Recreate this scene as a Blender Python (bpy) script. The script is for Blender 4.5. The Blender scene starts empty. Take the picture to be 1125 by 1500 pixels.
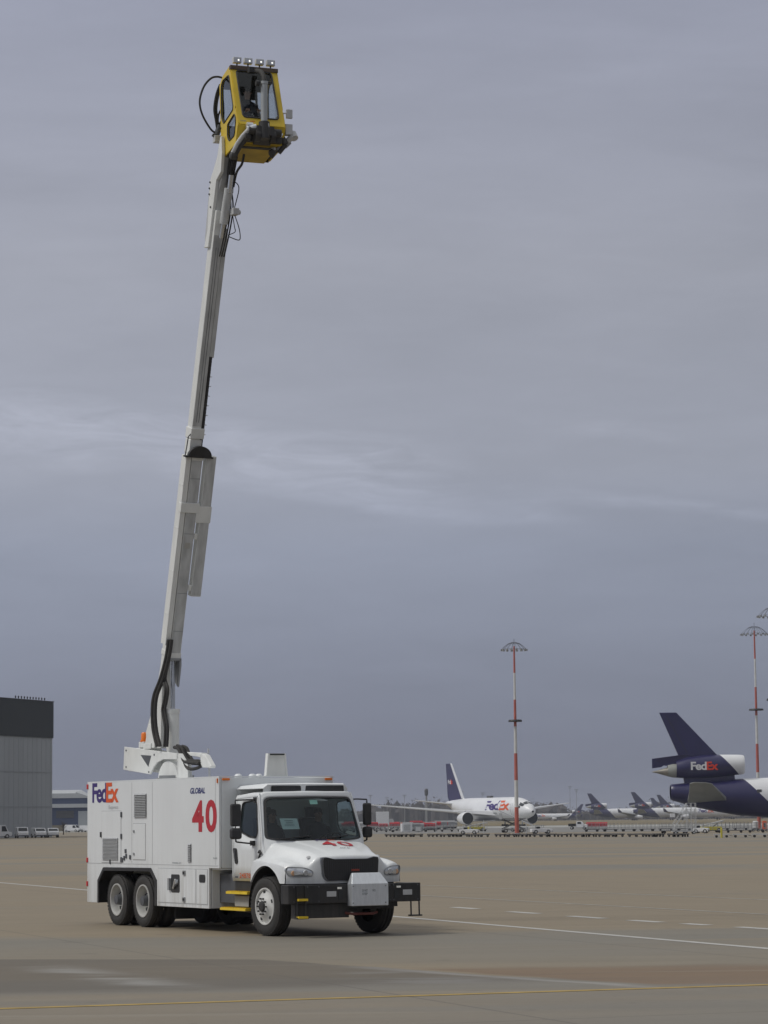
import bpy, math, random
from mathutils import Vector, Matrix
R = math.radians
random.seed(7)
scene = bpy.context.scene

# ------------------------------------------------------------------ camera
cam_data = bpy.data.cameras.new("camera")
cam = bpy.data.objects.new("camera", cam_data)
scene.collection.objects.link(cam)
cam_data.sensor_fit = 'VERTICAL'; cam_data.sensor_height = 36.0; cam_data.sensor_width = 27.0
cam_data.lens = 4018.68 / 1500 * 36
cam_data.clip_start = 0.5; cam_data.clip_end = 12000
cF = Vector((0.0, 0.9937622, 0.1115198)); cR = Vector((0.9999457, 0.0011624, -0.0103585)); cU = Vector((0.0104235, -0.1115137, 0.9937082))
mw = Matrix.Identity(4)
for i in range(3):
    mw[i][0] = cR[i]; mw[i][1] = cU[i]; mw[i][2] = -cF[i]
mw[2][3] = 2.077
cam.matrix_world = mw
scene.camera = cam
scene.view_settings.view_transform = 'Standard'
scene.view_settings.look = 'None'
scene.view_settings.exposure = 0.0
scene.view_settings.gamma = 1.0
scene.render.film_transparent = False

# ------------------------------------------------------------------ world: overcast sky
SUN_EL, SUN_AZ = R(50), R(258)          # azimuth measured clockwise from +Y (the view direction)
world = bpy.data.worlds.new("World"); scene.world = world; world.use_nodes = True
wt = world.node_tree; wn = wt.nodes; wl = wt.links
wn.clear()
def N(nt, typ, **kw):
    n = nt.nodes.new(typ)
    for k, v in kw.items():
        if k.startswith('i_'):
            n.inputs[k[2:].replace('_', ' ')].default_value = v
        else: setattr(n, k, v)
    return n
wo = N(wt, 'ShaderNodeOutputWorld'); bg = N(wt, 'ShaderNodeBackground')
bg.inputs['Strength'].default_value = 1.0
tc = N(wt, 'ShaderNodeTexCoord'); sep = N(wt, 'ShaderNodeSeparateXYZ')
wl.new(tc.outputs['Generated'], sep.inputs[0])
mp = N(wt, 'ShaderNodeMapping'); mp.inputs['Scale'].default_value = (6.0, 6.0, 30.0); mp.inputs['Location'].default_value = (1.3, 0.4, 2.2)
wl.new(tc.outputs['Generated'], mp.inputs[0])
n1 = N(wt, 'ShaderNodeTexNoise'); n1.inputs['Scale'].default_value = 1.0; n1.inputs['Detail'].default_value = 5; n1.inputs['Roughness'].default_value = .5; n1.inputs['Distortion'].default_value = .5
wl.new(mp.outputs[0], n1.inputs['Vector'])
mp2 = N(wt, 'ShaderNodeMapping'); mp2.inputs['Scale'].default_value = (18.0, 18.0, 90.0); mp2.inputs['Rotation'].default_value = (0, R(4), 0)
wl.new(tc.outputs['Generated'], mp2.inputs[0])
n2 = N(wt, 'ShaderNodeTexNoise'); n2.inputs['Scale'].default_value = 1.0; n2.inputs['Detail'].default_value = 4
wl.new(mp2.outputs[0], n2.inputs['Vector'])
ramp = N(wt, 'ShaderNodeValToRGB')
wl.new(sep.outputs['Z'], ramp.inputs[0])
def L(r, g, b):
    f = lambda c: ((c/255+.055)/1.055)**2.4 if c > 10 else c/255/12.92
    return (f(r), f(g), f(b), 1)
cr = ramp.color_ramp
stops = [(0.0, L(118,123,141)), (0.028, L(119,124,143)), (0.060, L(129,134,152)), (0.098, L(144,149,166)), (0.128, L(155,158,171)), (0.20, L(159,161,172)), (0.30, L(155,158,174)), (0.50, (.52,.53,.55,1)), (1.0, (.80,.80,.79,1))]
cr.elements[0].position, cr.elements[0].color = stops[0]
cr.elements[1].position, cr.elements[1].color = stops[-1]
for p_, c_ in stops[1:-1]:
    e = cr.elements.new(p_); e.color = c_
# cloud modulation 0.9..1.1
def math_(nt, op, a=None, b=None, c=None, clamp=False):
    n = nt.nodes.new('ShaderNodeMath'); n.operation = op; n.use_clamp = clamp
    for i, v in enumerate((a, b, c)):
        if v is None: continue
        if isinstance(v, (int, float)): n.inputs[i].default_value = v
        else: nt.links.new(v, n.inputs[i])
    return n.outputs[0]
m = math_(wt, 'MULTIPLY_ADD', n1.outputs['Fac'], 0.30, 0.855)
m = math_(wt, 'ADD', m, math_(wt, 'MULTIPLY_ADD', n2.outputs['Fac'], .07, -.035))
# one pale cloud band low on the left, broken by noise
wisp = N(wt, 'ShaderNodeTexNoise'); wisp.inputs['Scale'].default_value = 1; wisp.inputs['Detail'].default_value = 7; wisp.inputs['Roughness'].default_value = .62; wisp.inputs['Distortion'].default_value = 1.2
mp3 = N(wt, 'ShaderNodeMapping'); mp3.inputs['Scale'].default_value = (26, 26, 120); mp3.inputs['Rotation'].default_value = (0, R(8), 0); mp3.inputs['Location'].default_value = (3.1, .2, 4.4)
wl.new(tc.outputs['Generated'], mp3.inputs[0]); wl.new(mp3.outputs[0], wisp.inputs['Vector'])
def sky_band(m, slope, centre, width, x0, x1, amp):
    """pale streak of cloud along z + slope*x = centre, between two bearings"""
    zb = math_(wt, 'ADD', sep.outputs['Z'], math_(wt, 'MULTIPLY', sep.outputs['X'], slope))
    zb = math_(wt, 'ADD', zb, math_(wt, 'MULTIPLY_ADD', n1.outputs['Fac'], .05, -.025))
    b_ = math_(wt, 'SUBTRACT', 1.0, math_(wt, 'MULTIPLY', math_(wt, 'ABSOLUTE', math_(wt, 'SUBTRACT', zb, centre)), 1/width), clamp=True)
    sd_ = math_(wt, 'MULTIPLY', math_(wt, 'MULTIPLY_ADD', sep.outputs['X'], 25.0, -25.0*x0, clamp=True), math_(wt, 'MULTIPLY_ADD', sep.outputs['X'], -25.0, 25.0*x1, clamp=True))
    w_ = math_(wt, 'MULTIPLY_ADD', wisp.outputs['Fac'], 2.2, -.50, clamp=True)
    return math_(wt, 'ADD', m, math_(wt, 'MULTIPLY', math_(wt, 'MULTIPLY', b_, sd_), math_(wt, 'MULTIPLY', w_, amp)))
m = math_(wt, 'ADD', m, math_(wt, 'MULTIPLY_ADD', wisp.outputs['Fac'], .07, -.035))
m = sky_band(m, .15, .128, .015, -.40, .035, .30)
m = sky_band(m, .10, .1195, .005, -.03, .10, .10)
m = sky_band(m, .14, .124, .0065, .055, .40, .16)
m = sky_band(m, .10, .148, .006, .045, .12, .12)
# the overcast is brighter towards the left than behind the camera
m = math_(wt, 'MULTIPLY', m, math_(wt, 'MULTIPLY_ADD', sep.outputs['X'], -.26, math_(wt, 'MULTIPLY_ADD', sep.outputs['Y'], .12, .88)))
vm = N(wt, 'ShaderNodeVectorMath', operation='SCALE')
wl.new(ramp.outputs[0], vm.inputs[0]); wl.new(m, vm.inputs['Scale'])
sky = N(wt, 'ShaderNodeTexSky', sky_type='NISHITA'); sky.sun_disc = False
sky.sun_elevation = SUN_EL; sky.sun_rotation = SUN_AZ
sk = N(wt, 'ShaderNodeVectorMath', operation='SCALE'); sk.inputs['Scale'].default_value = .1
wl.new(sky.outputs[0], sk.inputs[0])
mx = N(wt, 'ShaderNodeMix', data_type='RGBA'); mx.inputs['Factor'].default_value = .93
wl.new(sk.outputs[0], mx.inputs['A']); wl.new(vm.outputs[0], mx.inputs['B'])
wl.new(mx.outputs['Result'], bg.inputs['Color']); wl.new(bg.outputs[0], wo.inputs[0])

sun_d = bpy.data.lights.new("sun", 'SUN'); sun_d.energy = 1.5; sun_d.angle = R(14); sun_d.color = (1.0, .965, .90)
sun = bpy.data.objects.new("sun", sun_d); scene.collection.objects.link(sun)
sd = Vector((math.sin(SUN_AZ)*math.cos(SUN_EL), math.cos(SUN_AZ)*math.cos(SUN_EL), math.sin(SUN_EL)))
sun.rotation_euler = (sd).to_track_quat('Z', 'Y').to_euler()

# ------------------------------------------------------------------ helpers
class M:
    """collects shapes that become one mesh"""
    def __init__(s): s.v = []; s.f = []; s.mi = []; s.cur = 0; s.T = None
    def mat(s, i): s.cur = i; return s
    def add(s, vs, fs, T=None):
        o = len(s.v); T = T or s.T
        s.v += [tuple(T @ Vector(v)) if T else tuple(v) for v in vs]
        for f in fs: s.f.append(tuple(o+i for i in f)); s.mi.append(s.cur)
        return s
    def box(s, x0, x1, y0, y1, z0, z1, T=None):
        vs = [(x, y, z) for z in (z0, z1) for y in (y0, y1) for x in (x0, x1)]
        return s.add(vs, [(0,2,3,1),(4,5,7,6),(0,1,5,4),(2,6,7,3),(0,4,6,2),(1,3,7,5)], T)
    def prism(s, pts, fn0, fn1, T=None):
        """polygon pts (a,b) mapped through two functions to 3D: two caps and walls"""
        n = len(pts)
        vs = [fn0(a, b) for a, b in pts] + [fn1(a, b) for a, b in pts]
        fs = [tuple(range(n))[::-1], tuple(range(n, 2*n))] + [(i, (i+1) % n, n+(i+1) % n, n+i) for i in range(n)]
        return s.add(vs, fs, T)
    def xz(s, pts, y0, y1, T=None): return s.prism(pts, lambda a,b:(a,y0,b), lambda a,b:(a,y1,b), T)
    def yz(s, pts, x0, x1, T=None): return s.prism(pts, lambda a,b:(x1,a,b), lambda a,b:(x0,a,b), T)
    def xy(s, pts, z0, z1, T=None): return s.prism(pts, lambda a,b:(a,b,z0), lambda a,b:(a,b,z1), T)
    def tube(s, path, r, n=8, T=None, caps=True):
        path = [Vector(p) for p in path]; rs = r if isinstance(r, (list, tuple)) else [r]*len(path)
        vs = []; fs = []; up = None
        for i, p in enumerate(path):
            t = (path[min(i+1, len(path)-1)] - path[max(i-1, 0)]).normalized()
            if up is None: up = t.orthogonal().normalized()
            up = (up - t*up.dot(t)).normalized(); w = t.cross(up)
            for k in range(n):
                a = 2*math.pi*k/n; vs.append(p + (up*math.cos(a) + w*math.sin(a))*rs[i])
        for i in range(len(path)-1):
            for k in range(n): fs.append((i*n+k, i*n+(k+1) % n, (i+1)*n+(k+1) % n, (i+1)*n+k))
        if caps: fs += [tuple(range(n))[::-1], tuple((len(path)-1)*n+k for k in range(n))]
        return s.add(vs, fs, T)
    def lathe(s, prof, axis, c, n=32, T=None, cap=True):
        """prof: (offset along axis, radius)"""
        ax = Vector(axis).normalized(); u = ax.orthogonal().normalized(); w = ax.cross(u); c = Vector(c)
        vs = []; fs = []
        for o, r in prof:
            for k in range(n):
                a = 2*math.pi*k/n; vs.append(c + ax*o + (u*math.cos(a)+w*math.sin(a))*r)
        for i in range(len(prof)-1):
            for k in range(n): fs.append((i*n+k, i*n+(k+1) % n, (i+1)*n+(k+1) % n, (i+1)*n+k))
        if cap: fs += [tuple(range(n))[::-1], tuple((len(prof)-1)*n+k for k in range(n))]
        return s.add(vs, fs, T)
    def grid(s, rows, close=False, T=None):
        n = len(rows[0]); vs = [p for r in rows for p in r]; fs = []
        for i in range(len(rows)-1):
            for k in range(n if close else n-1):
                fs.append((i*n+k, i*n+(k+1) % n, (i+1)*n+(k+1) % n, (i+1)*n+k))
        return s.add(vs, fs, T)
    def build(s, name, mats, parent=None, bevel=0, smooth=None, solid=0, label=None, recalc=True):
        me = bpy.data.meshes.new(name)
        me.from_pydata([tuple(v) for v in s.v], [], s.f)
        if not isinstance(mats, (list, tuple)): mats = [mats]
        for m_ in mats: me.materials.append(m_)
        for p, i in zip(me.polygons, s.mi): p.material_index = i
        if recalc:
            import bmesh
            bm = bmesh.new(); bm.from_mesh(me); bmesh.ops.recalc_face_normals(bm, faces=bm.faces); bm.to_mesh(me); bm.free()
        if smooth is not None:
            me.polygons.foreach_set('use_smooth', [True]*len(me.polygons))
            me.set_sharp_from_angle(angle=R(smooth))
        me.update()
        o = bpy.data.objects.new(name, me); scene.collection.objects.link(o)
        if parent: o.parent = parent
        if solid:
            md = o.modifiers.new('solid', 'SOLIDIFY'); md.thickness = solid; md.offset = 0
        if bevel:
            md = o.modifiers.new('bevel', 'BEVEL'); md.width = bevel; md.segments = 2; md.limit_method = 'ANGLE'; md.angle_limit = R(50)
        if label: o['label'] = label
        return o

def thing(name, label, cat, loc=(0,0,0), rz=0, group=None):
    o = bpy.data.objects.new(name, None); scene.collection.objects.link(o)
    o.location = loc; o.rotation_euler = (0, 0, rz); o['label'] = label; o['category'] = cat
    if group: o['group'] = group
    return o
def tag(o, label, cat, group=None):
    o['label'] = label; o['category'] = cat
    if group: o['group'] = group
    return o
def struct(o, kind='structure'): o['kind'] = kind; return o
def copy_tree(o, parent=None):
    c = o.copy(); scene.collection.objects.link(c)
    if parent: c.parent = parent
    for ch in [x for x in scene.objects if x.parent == o]: copy_tree(ch, c)
    return c
def dup(o, loc, rz, label, group=None, scale=None):
    c = copy_tree(o); c.location = loc; c.rotation_euler = (0, 0, rz); c['label'] = label
    if group: c['group'] = group
    if scale: c.scale = (scale,)*3
    return c

def mat(name, col, rough=.5, metal=0, var=.08, scale=3.0, spec=.5, bump=0, coat=0, stretch=(1,1,1), dirt=None):
    m_ = bpy.data.materials.new(name); m_.use_nodes = True; nt = m_.node_tree; b = nt.nodes['Principled BSDF']
    b.inputs['Roughness'].default_value = rough; b.inputs['Metallic'].default_value = metal
    b.inputs['Specular IOR Level'].default_value = spec
    if coat: b.inputs['Coat Weight'].default_value = coat; b.inputs['Coat Roughness'].default_value = .08
    t = N(nt, 'ShaderNodeTexCoord'); mp_ = N(nt, 'ShaderNodeMapping'); mp_.inputs['Scale'].default_value = stretch
    nt.links.new(t.outputs['Object'], mp_.inputs[0])
    no = N(nt, 'ShaderNodeTexNoise'); no.inputs['Scale'].default_value = scale; no.inputs['Detail'].default_value = 5
    nt.links.new(mp_.outputs[0], no.inputs['Vector'])
    rp = N(nt, 'ShaderNodeValToRGB')
    lo = [max(0, c*(1-var)) for c in col]; hi = [min(1, c*(1+var)) for c in col]
    if dirt: lo = dirt
    rp.color_ramp.elements[0].position = .3; rp.color_ramp.elements[1].position = .68 if not dirt else .5
    rp.color_ramp.elements[0].color = (*lo, 1); rp.color_ramp.elements[1].color = (*hi, 1)
    nt.links.new(no.outputs['Fac'], rp.inputs[0]); nt.links.new(rp.outputs[0], b.inputs['Base Color'])
    if bump:
        bp = N(nt, 'ShaderNodeBump'); bp.inputs['Strength'].default_value = bump; bp.inputs['Distance'].default_value = .02
        nt.links.new(no.outputs['Fac'], bp.inputs['Height']); nt.links.new(bp.outputs[0], b.inputs['Normal'])
    return m_
def glass(name, tint, fac=.25):
    m_ = bpy.data.materials.new(name); m_.use_nodes = True; nt = m_.node_tree; nt.nodes.clear()
    o = N(nt, 'ShaderNodeOutputMaterial'); t = N(nt, 'ShaderNodeBsdfTransparent'); g = N(nt, 'ShaderNodeBsdfGlossy')
    t.inputs['Color'].default_value = (*tint, 1); g.inputs['Roughness'].default_value = .03; g.inputs['Color'].default_value = (.9,.95,1,1)
    fr = N(nt, 'ShaderNodeLayerWeight'); fv = math_(nt, 'MULTIPLY_ADD', math_(nt, 'POWER', fr.outputs['Facing'], 5.0), .75, .045)
    mx_ = N(nt, 'ShaderNodeMixShader'); nt.links.new(fv, mx_.inputs[0]); nt.links.new(t.outputs[0], mx_.inputs[1]); nt.links.new(g.outputs[0], mx_.inputs[2])
    nt.links.new(mx_.outputs[0], o.inputs[0]); return m_

WHITE = mat('white_paint', (.76,.785,.80), .38, var=.025, scale=.9, coat=.25)
BODYW = mat('body_white', (.74,.765,.78), .42, var=.035, scale=1.3, coat=.15, stretch=(1,1,.5))
BOOMW = mat('boom_white', (.72,.73,.71), .45, var=.06, scale=2.5, stretch=(2,2,.6))
BOOMG = mat('boom_shade_grey', (.47,.48,.48), .5, var=.18, scale=3, stretch=(3,3,.25))  # darker copy of the boom white; shade of the front faces is in the colour
YELLOW = mat('yellow_paint', (.64,.46,.03), .45, var=.08, scale=2)
STEPY = mat('step_yellow', (.78,.55,.03), .55, var=.1, scale=8)
BLACK = mat('black_paint', (.022,.022,.024), .5, var=.2, scale=4)
BLACKP = mat('black_plastic', (.03,.03,.032), .6, var=.15, scale=5)
DARKIN = mat('dark_interior', (.035,.037,.04), .8, var=.2, scale=3)
RUBBER = mat('tyre_rubber', (.028,.027,.026), .8, var=.25, scale=4, dirt=(.05,.046,.042))
RIMW = mat('rim_white', (.62,.62,.60), .4, metal=0, var=.12, scale=6)
RIMG = mat('rim_grey', (.55,.55,.53), .45, metal=.3, var=.15, scale=6)
CHROME = mat('chrome', (.62,.64,.66), .25, metal=.9, var=.05)
STEEL = mat('brushed_steel', (.70,.73,.77), .34, metal=.6, var=.06, scale=6, stretch=(1,6,1))
RED = mat('red_paint', (.55,.035,.04), .5, var=.06)
NUMRED = mat('number_red', (.46,.02,.035), .5, var=.04)
ORANGE = mat('logo_orange', (.72,.10,.015), .5, var=.03)
PURPLE = mat('logo_purple', (.045,.022,.17), .5, var=.05)
NAVY = mat('jet_purple', (.017,.015,.080), .35, var=.12, scale=.4, coat=.2)
NAVYB = mat('lettering_blue', (.02,.03,.17), .5, var=.04)
JETW = mat('jet_white', (.74,.75,.77), .35, var=.05, scale=.35, coat=.2)
JETG = mat('jet_grey', (.30,.31,.29), .45, var=.12, scale=.6)
NOZZLE = mat('nozzle_metal', (.33,.31,.27), .4, metal=.6, var=.2, scale=1)
SILVER = mat('silver_louvre', (.42,.43,.44), .45, metal=.3, var=.08)
SEAM = mat('seam_grey', (.46,.47,.48), .7, var=.05)  # plain grey for panel seams, door gaps and louvre backs
AMBER = mat('amber_lens', (.75,.18,.015), .3, var=.1)
LENS = mat('clear_lens', (.62,.64,.66), .12, metal=.5, var=.15, scale=20)
LIGHTW = mat('light_lens', (.95,.95,.9), .15, var=.02)
LAMPON = mat('lamp_face', (.9,.9,.88), .1, var=.02)
LAMPON.node_tree.nodes['Principled BSDF'].inputs['Emission Color'].default_value = (1,1,.95,1)
LAMPON.node_tree.nodes['Principled BSDF'].inputs['Emission Strength'].default_value = .9
PAPER = mat('paper', (.55,.66,.68), .8, var=.03)
TEAL = mat('green_sticker', (.22,.45,.40), .7, var=.05)
TEXTG = mat('printed_grey', (.25,.28,.30), .8, var=.05)
SKIN = mat('skin', (.30,.17,.12), .55, var=.08)
HAIR = mat('hair', (.02,.015,.012), .7, var=.2)
CLOTH = mat('dark_jacket', (.025,.028,.04), .85, var=.2)
SEAT = mat('seat_fabric', (.06,.065,.08), .9, var=.2)
WGLASS = glass('windscreen_glass', (.52,.60,.60))
CGLASS = glass('cabin_glass', (.70,.74,.76))
HANGD = mat('hangar_dark', (.020,.027,.031), .6, var=.12, scale=.15, stretch=(1,1,.2))
HANGG = mat('hangar_grey', (.37,.395,.42), .6, var=.09, scale=.12, stretch=(1.5,1.5,.25))
ROOFW = mat('far_roof_white', (.42,.44,.46), .6, var=.05, scale=.1)
BAND = mat('far_blue_band', (.055,.075,.14), .6, var=.1, scale=.1)
DGREY = mat('dark_grey', (.08,.085,.095), .6, var=.15)
MGREY = mat('mid_grey', (.28,.29,.30), .6, var=.15)
LGREY = mat('light_grey', (.50,.51,.52), .6, var=.1)
MASTR = mat('mast_red', (.46,.12,.09), .6, var=.12, scale=1)
MASTW = mat('mast_white', (.62,.62,.60), .6, var=.08, scale=1)
REDC = mat('red_cover', (.42,.03,.045), .7, var=.2, scale=.6)
YEL2 = mat('equipment_yellow', (.55,.48,.05), .6, var=.1)
ORNG = mat('equipment_orange', (.65,.10,.03), .6, var=.1)
WINDOWD = mat('dark_window', (.02,.024,.03), .15, var=.1)

# ------------------------------------------------------------------ lettering
def grime(m_, z0, z1, col, amt):
    """road dirt thrown up low on a panel and thin run-off streaks"""
    nt = m_.node_tree; b = nt.nodes['Principled BSDF']; src = b.inputs['Base Color'].links[0].from_socket
    t = N(nt, 'ShaderNodeTexCoord'); s_ = N(nt, 'ShaderNodeSeparateXYZ'); nt.links.new(t.outputs['Object'], s_.inputs[0])
    mp_ = N(nt, 'ShaderNodeMapping'); mp_.inputs['Scale'].default_value = (7, 7, .55); nt.links.new(t.outputs['Object'], mp_.inputs[0])
    a = N(nt, 'ShaderNodeTexNoise'); a.inputs['Scale'].default_value = 1; a.inputs['Detail'].default_value = 6; a.inputs['Roughness'].default_value = .65; nt.links.new(mp_.outputs[0], a.inputs['Vector'])
    lo = N(nt, 'ShaderNodeMapRange'); lo.inputs['From Min'].default_value = z1; lo.inputs['From Max'].default_value = z0; nt.links.new(s_.outputs['Z'], lo.inputs['Value'])
    f = math_(nt, 'MULTIPLY', math_(nt, 'MULTIPLY_ADD', a.outputs['Fac'], 3.0, -1.1, clamp=True), math_(nt, 'MULTIPLY_ADD', lo.outputs['Result'], amt, .05))
    mx_ = N(nt, 'ShaderNodeMix', data_type='RGBA'); nt.links.new(f, mx_.inputs['Factor']); nt.links.new(src, mx_.inputs['A']); mx_.inputs['B'].default_value = (*col, 1)
    nt.links.new(mx_.outputs['Result'], b.inputs['Base Color'])
grime(BODYW, .44, 1.5, (.30,.27,.22), .55); grime(WHITE, .95, 1.5, (.34,.31,.26), .30); grime(BLACK, .3, 1.0, (.10,.09,.075), .5)
_tc = {}
def glyphs(txt, bold=.02, shear=0, spacing=1.0):
    key = (txt, bold, shear, spacing)
    if key in _tc: return _tc[key]
    cu = bpy.data.curves.new('t', 'FONT'); cu.body = txt; cu.offset = bold; cu.shear = shear; cu.space_character = spacing
    cu.resolution_u = 4; cu.size = 1
    o = bpy.data.objects.new('t', cu); scene.collection.objects.link(o)
    bpy.context.view_layer.update()
    me = bpy.data.meshes.new_from_object(o.evaluated_get(bpy.context.evaluated_depsgraph_get()))
    vs = [tuple(v.co) for v in me.vertices]; fs = [tuple(p.vertices) for p in me.polygons]
    scene.collection.objects.unlink(o); bpy.data.objects.remove(o); bpy.data.curves.remove(cu); bpy.data.meshes.remove(me)
    xs = [v[0] for v in vs]; ys = [v[1] for v in vs]
    x0, x1, y0, y1 = min(xs), max(xs), min(ys), max(ys)
    _tc[key] = ([((v[0]-x0)/(x1-x0), (v[1]-y0)/(y1-y0)) for v in vs], fs)
    return _tc[key]
def text(name, txt, a, b, c, d, fn, m_, parent, bold=.02, shear=0, spacing=1.0, label=None):
    """text filling the rectangle (a..b, c..d), each corner mapped by fn(u,v) to 3D"""
    vs, fs = glyphs(txt, bold, shear, spacing)
    g = M(); g.add([fn(a+(b-a)*u, c+(d-c)*v) for u, v in vs], fs)
    return g.build(name, m_, parent, label=label, recalc=False)

# ------------------------------------------------------------------ ground
def ground_mat():
    m_ = bpy.data.materials.new('concrete_apron'); m_.use_nodes = True; nt = m_.node_tree; b = nt.nodes['Principled BSDF']
    b.inputs['Roughness'].default_value = .78; b.inputs['Specular IOR Level'].default_value = .3
    t = N(nt, 'ShaderNodeTexCoord'); s = N(nt, 'ShaderNodeSeparateXYZ'); nt.links.new(t.outputs['Object'], s.inputs[0])
    X, Y = s.outputs['X'], s.outputs['Y']
    mt = lambda *a, **k: math_(nt, *a, **k)
    def noise(sx, sy, loc, det=4, rough=.55, dist=0):
        p = N(nt, 'ShaderNodeMapping'); p.inputs['Scale'].default_value = (sx, sy, 1); p.inputs['Location'].default_value = (loc, loc*.7, 0); p.inputs['Rotation'].default_value = (0, 0, R(-8))
        nt.links.new(t.outputs['Object'], p.inputs[0])
        n = N(nt, 'ShaderNodeTexNoise'); n.inputs['Scale'].default_value = 1; n.inputs['Detail'].default_value = det; n.inputs['Roughness'].default_value = rough; n.inputs['Distortion'].default_value = dist
        nt.links.new(p.outputs[0], n.inputs['Vector']); return n.outputs['Fac']
    def mix(f, a, c):
        n = N(nt, 'ShaderNodeMix', data_type='RGBA')
        nt.links.new(f, n.inputs['Factor']) if not isinstance(f, float) else setattr(n.inputs['Factor'], 'default_value', f)
        for k, v in (('A', a), ('B', c)):
            if isinstance(v, tuple): n.inputs[k].default_value = (*v, 1)
            else: nt.links.new(v, n.inputs[k])
        return n.outputs['Result']
    def ss(v, lo, hi):
        n = N(nt, 'ShaderNodeMapRange', interpolation_type='SMOOTHSTEP'); n.inputs['From Min'].default_value = lo; n.inputs['From Max'].default_value = hi
        nt.links.new(v, n.inputs['Value']); return n.outputs['Result']
    nbig = noise(.035, .11, 3.1, 3, .5, .6); nmid = noise(.35, .9, 7.7, 5, .6, .4); nfine = noise(7, 7, 1.0, 6, .7); nfar = noise(.006, .03, 11.0, 3)
    TAN = (.245,.200,.136); GREY = (.188,.176,.150)
    c = mix(ss(nbig, .44, .56), TAN, GREY)
    c = mix(ss(nfar, .42, .58), c, (.228,.190,.136))
    w = mt('MULTIPLY_ADD', nmid, 1.8, -.9)                       # wobble in metres
    # dark stained bay in front: left of line B, below line A, above y=34.9
    la = mt('SUBTRACT', mt('MULTIPLY_ADD', X, -.21, 41.7), Y)                       # >0 nearer than A
    lb = mt('SUBTRACT', mt('MULTIPLY_ADD', X, -1.46, 39.2), Y)                      # >0 left of B
    lb = mt('ADD', lb, mt('MULTIPLY', w, .5))
    lc = mt('ADD', mt('SUBTRACT', Y, mt('MULTIPLY_ADD', X, .25, 35.0)), mt('MULTIPLY', w, .9))
    stain = mt('MULTIPLY', mt('MULTIPLY', ss(la, 0, .25), ss(lb, -.1, .25)), ss(lc, -.5, .9))
    c = mix(mt('MULTIPLY', stain, .80), c, (.122,.108,.089))
    # pale run-off edges
    e1 = mt('SUBTRACT', 1.0, ss(mt('ABSOLUTE', mt('SUBTRACT', lb, .35)), .05, .42))
    e1 = mt('MULTIPLY', mt('MULTIPLY', e1, ss(Y, 33.2, 34.2)), mt('SUBTRACT', 1.0, ss(Y, 37.5, 40.5)))
    c = mix(mt('MULTIPLY', e1, .62), c, (.30,.29,.275))
    l2 = mt('ADD', mt('ABSOLUTE', mt('ADD', mt('SUBTRACT', Y, mt('MULTIPLY_ADD', X, -2.3, 29.0)), mt('MULTIPLY', w, 1.1))), 0.0)
    e2 = mt('MULTIPLY', mt('SUBTRACT', 1.0, ss(l2, .0, 1.9)), mt('MULTIPLY', ss(Y, 34.6, 36.0), mt('SUBTRACT', 1.0, ss(Y, 39.5, 41.6))))
    c = mix(mt('MULTIPLY', mt('MULTIPLY', e2, ss(nmid, .36, .58)), .62), c, (.29,.285,.27))
    e3 = mt('MULTIPLY', mt('MULTIPLY', ss(mt('SUBTRACT', X, -1.0), 0, 1.0), stain), ss(nmid, .42, .6))
    c = mix(mt('MULTIPLY', e3, .6), c, (.215,.208,.197))
    # rusty stain right of B
    rs = mt('MULTIPLY', mt('MULTIPLY', ss(mt('MULTIPLY', lb, -1.0), .0, .5), ss(mt('SUBTRACT', 39.7, mt('ADD', Y, mt('MULTIPLY', w, .8))), 0, 1.6)), ss(Y, 34.3, 35.0))
    c = mix(mt('MULTIPLY', rs, .85), c, (.185,.128,.082))
    # fore slab greyer
    c = mix(mt('MULTIPLY', mt('SUBTRACT', 1.0, ss(mt('ADD', Y, w), 33.2, 35.2)), .6), c, (.190,.173,.147))
    # oil spots and faint rubber streaks
    sp = ss(noise(1.1, 1.1, 21.0, 3, .5), .66, .74); c = mix(mt('MULTIPLY', sp, .35), c, (.11,.095,.08))
    tr = ss(noise(.10, 3.2, 33.0, 4, .6), .60, .72); c = mix(mt('MULTIPLY', tr, .28), c, (.14,.125,.105))
    pl_ = ss(noise(.06, 1.4, 51.0, 4, .6), .60, .72); c = mix(mt('MULTIPLY', pl_, .30), c, (.30,.275,.23))
    # fine mottling
    v = mt('ADD', mt('MULTIPLY_ADD', nfine, .22, .89), mt('MULTIPLY_ADD', nmid, .26, -.13))
    g = N(nt, 'ShaderNodeVectorMath', operation='SCALE'); nt.links.new(c, g.inputs[0]); nt.links.new(v, g.inputs['Scale'])
    # slab joints, 7.6 m grid turned with the painted lines
    mr = N(nt, 'ShaderNodeMapping'); mr.inputs['Rotation'].default_value = (0, 0, R(70.1)); nt.links.new(t.outputs['Object'], mr.inputs[0])
    s2 = N(nt, 'ShaderNodeSeparateXYZ'); nt.links.new(mr.outputs[0], s2.inputs[0])
    def joint(o): return mt('LESS_THAN', mt('ABSOLUTE', mt('SUBTRACT', mt('FRACT', mt('DIVIDE', o, 7.6)), .5)), .0034)
    j = mt('MAXIMUM', joint(s2.outputs['X']), joint(s2.outputs['Y']))
    c = mix(mt('MULTIPLY', j, .5), g.outputs[0], (.10,.09,.08))
    nt.links.new(c, b.inputs['Base Color'])
    bp = N(nt, 'ShaderNodeBump'); bp.inputs['Strength'].default_value = .25; bp.inputs['Distance'].default_value = .01
    nt.links.new(nfine, bp.inputs['Height']); nt.links.new(bp.outputs[0], b.inputs['Normal'])
    return m_
g = M(); rows = []
ys = [-60, 0, 20, 30, 40, 60, 90, 150, 300, 600, 900, 1500, 3000, 6500]
for y in ys: rows.append([(x, y, 0) for x in (-3500, -1000, -300, -80, -30, -10, 0, 10, 30, 80, 300, 1000, 3500)])
g.grid(rows); struct(g.build('ground', ground_mat()))
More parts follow.
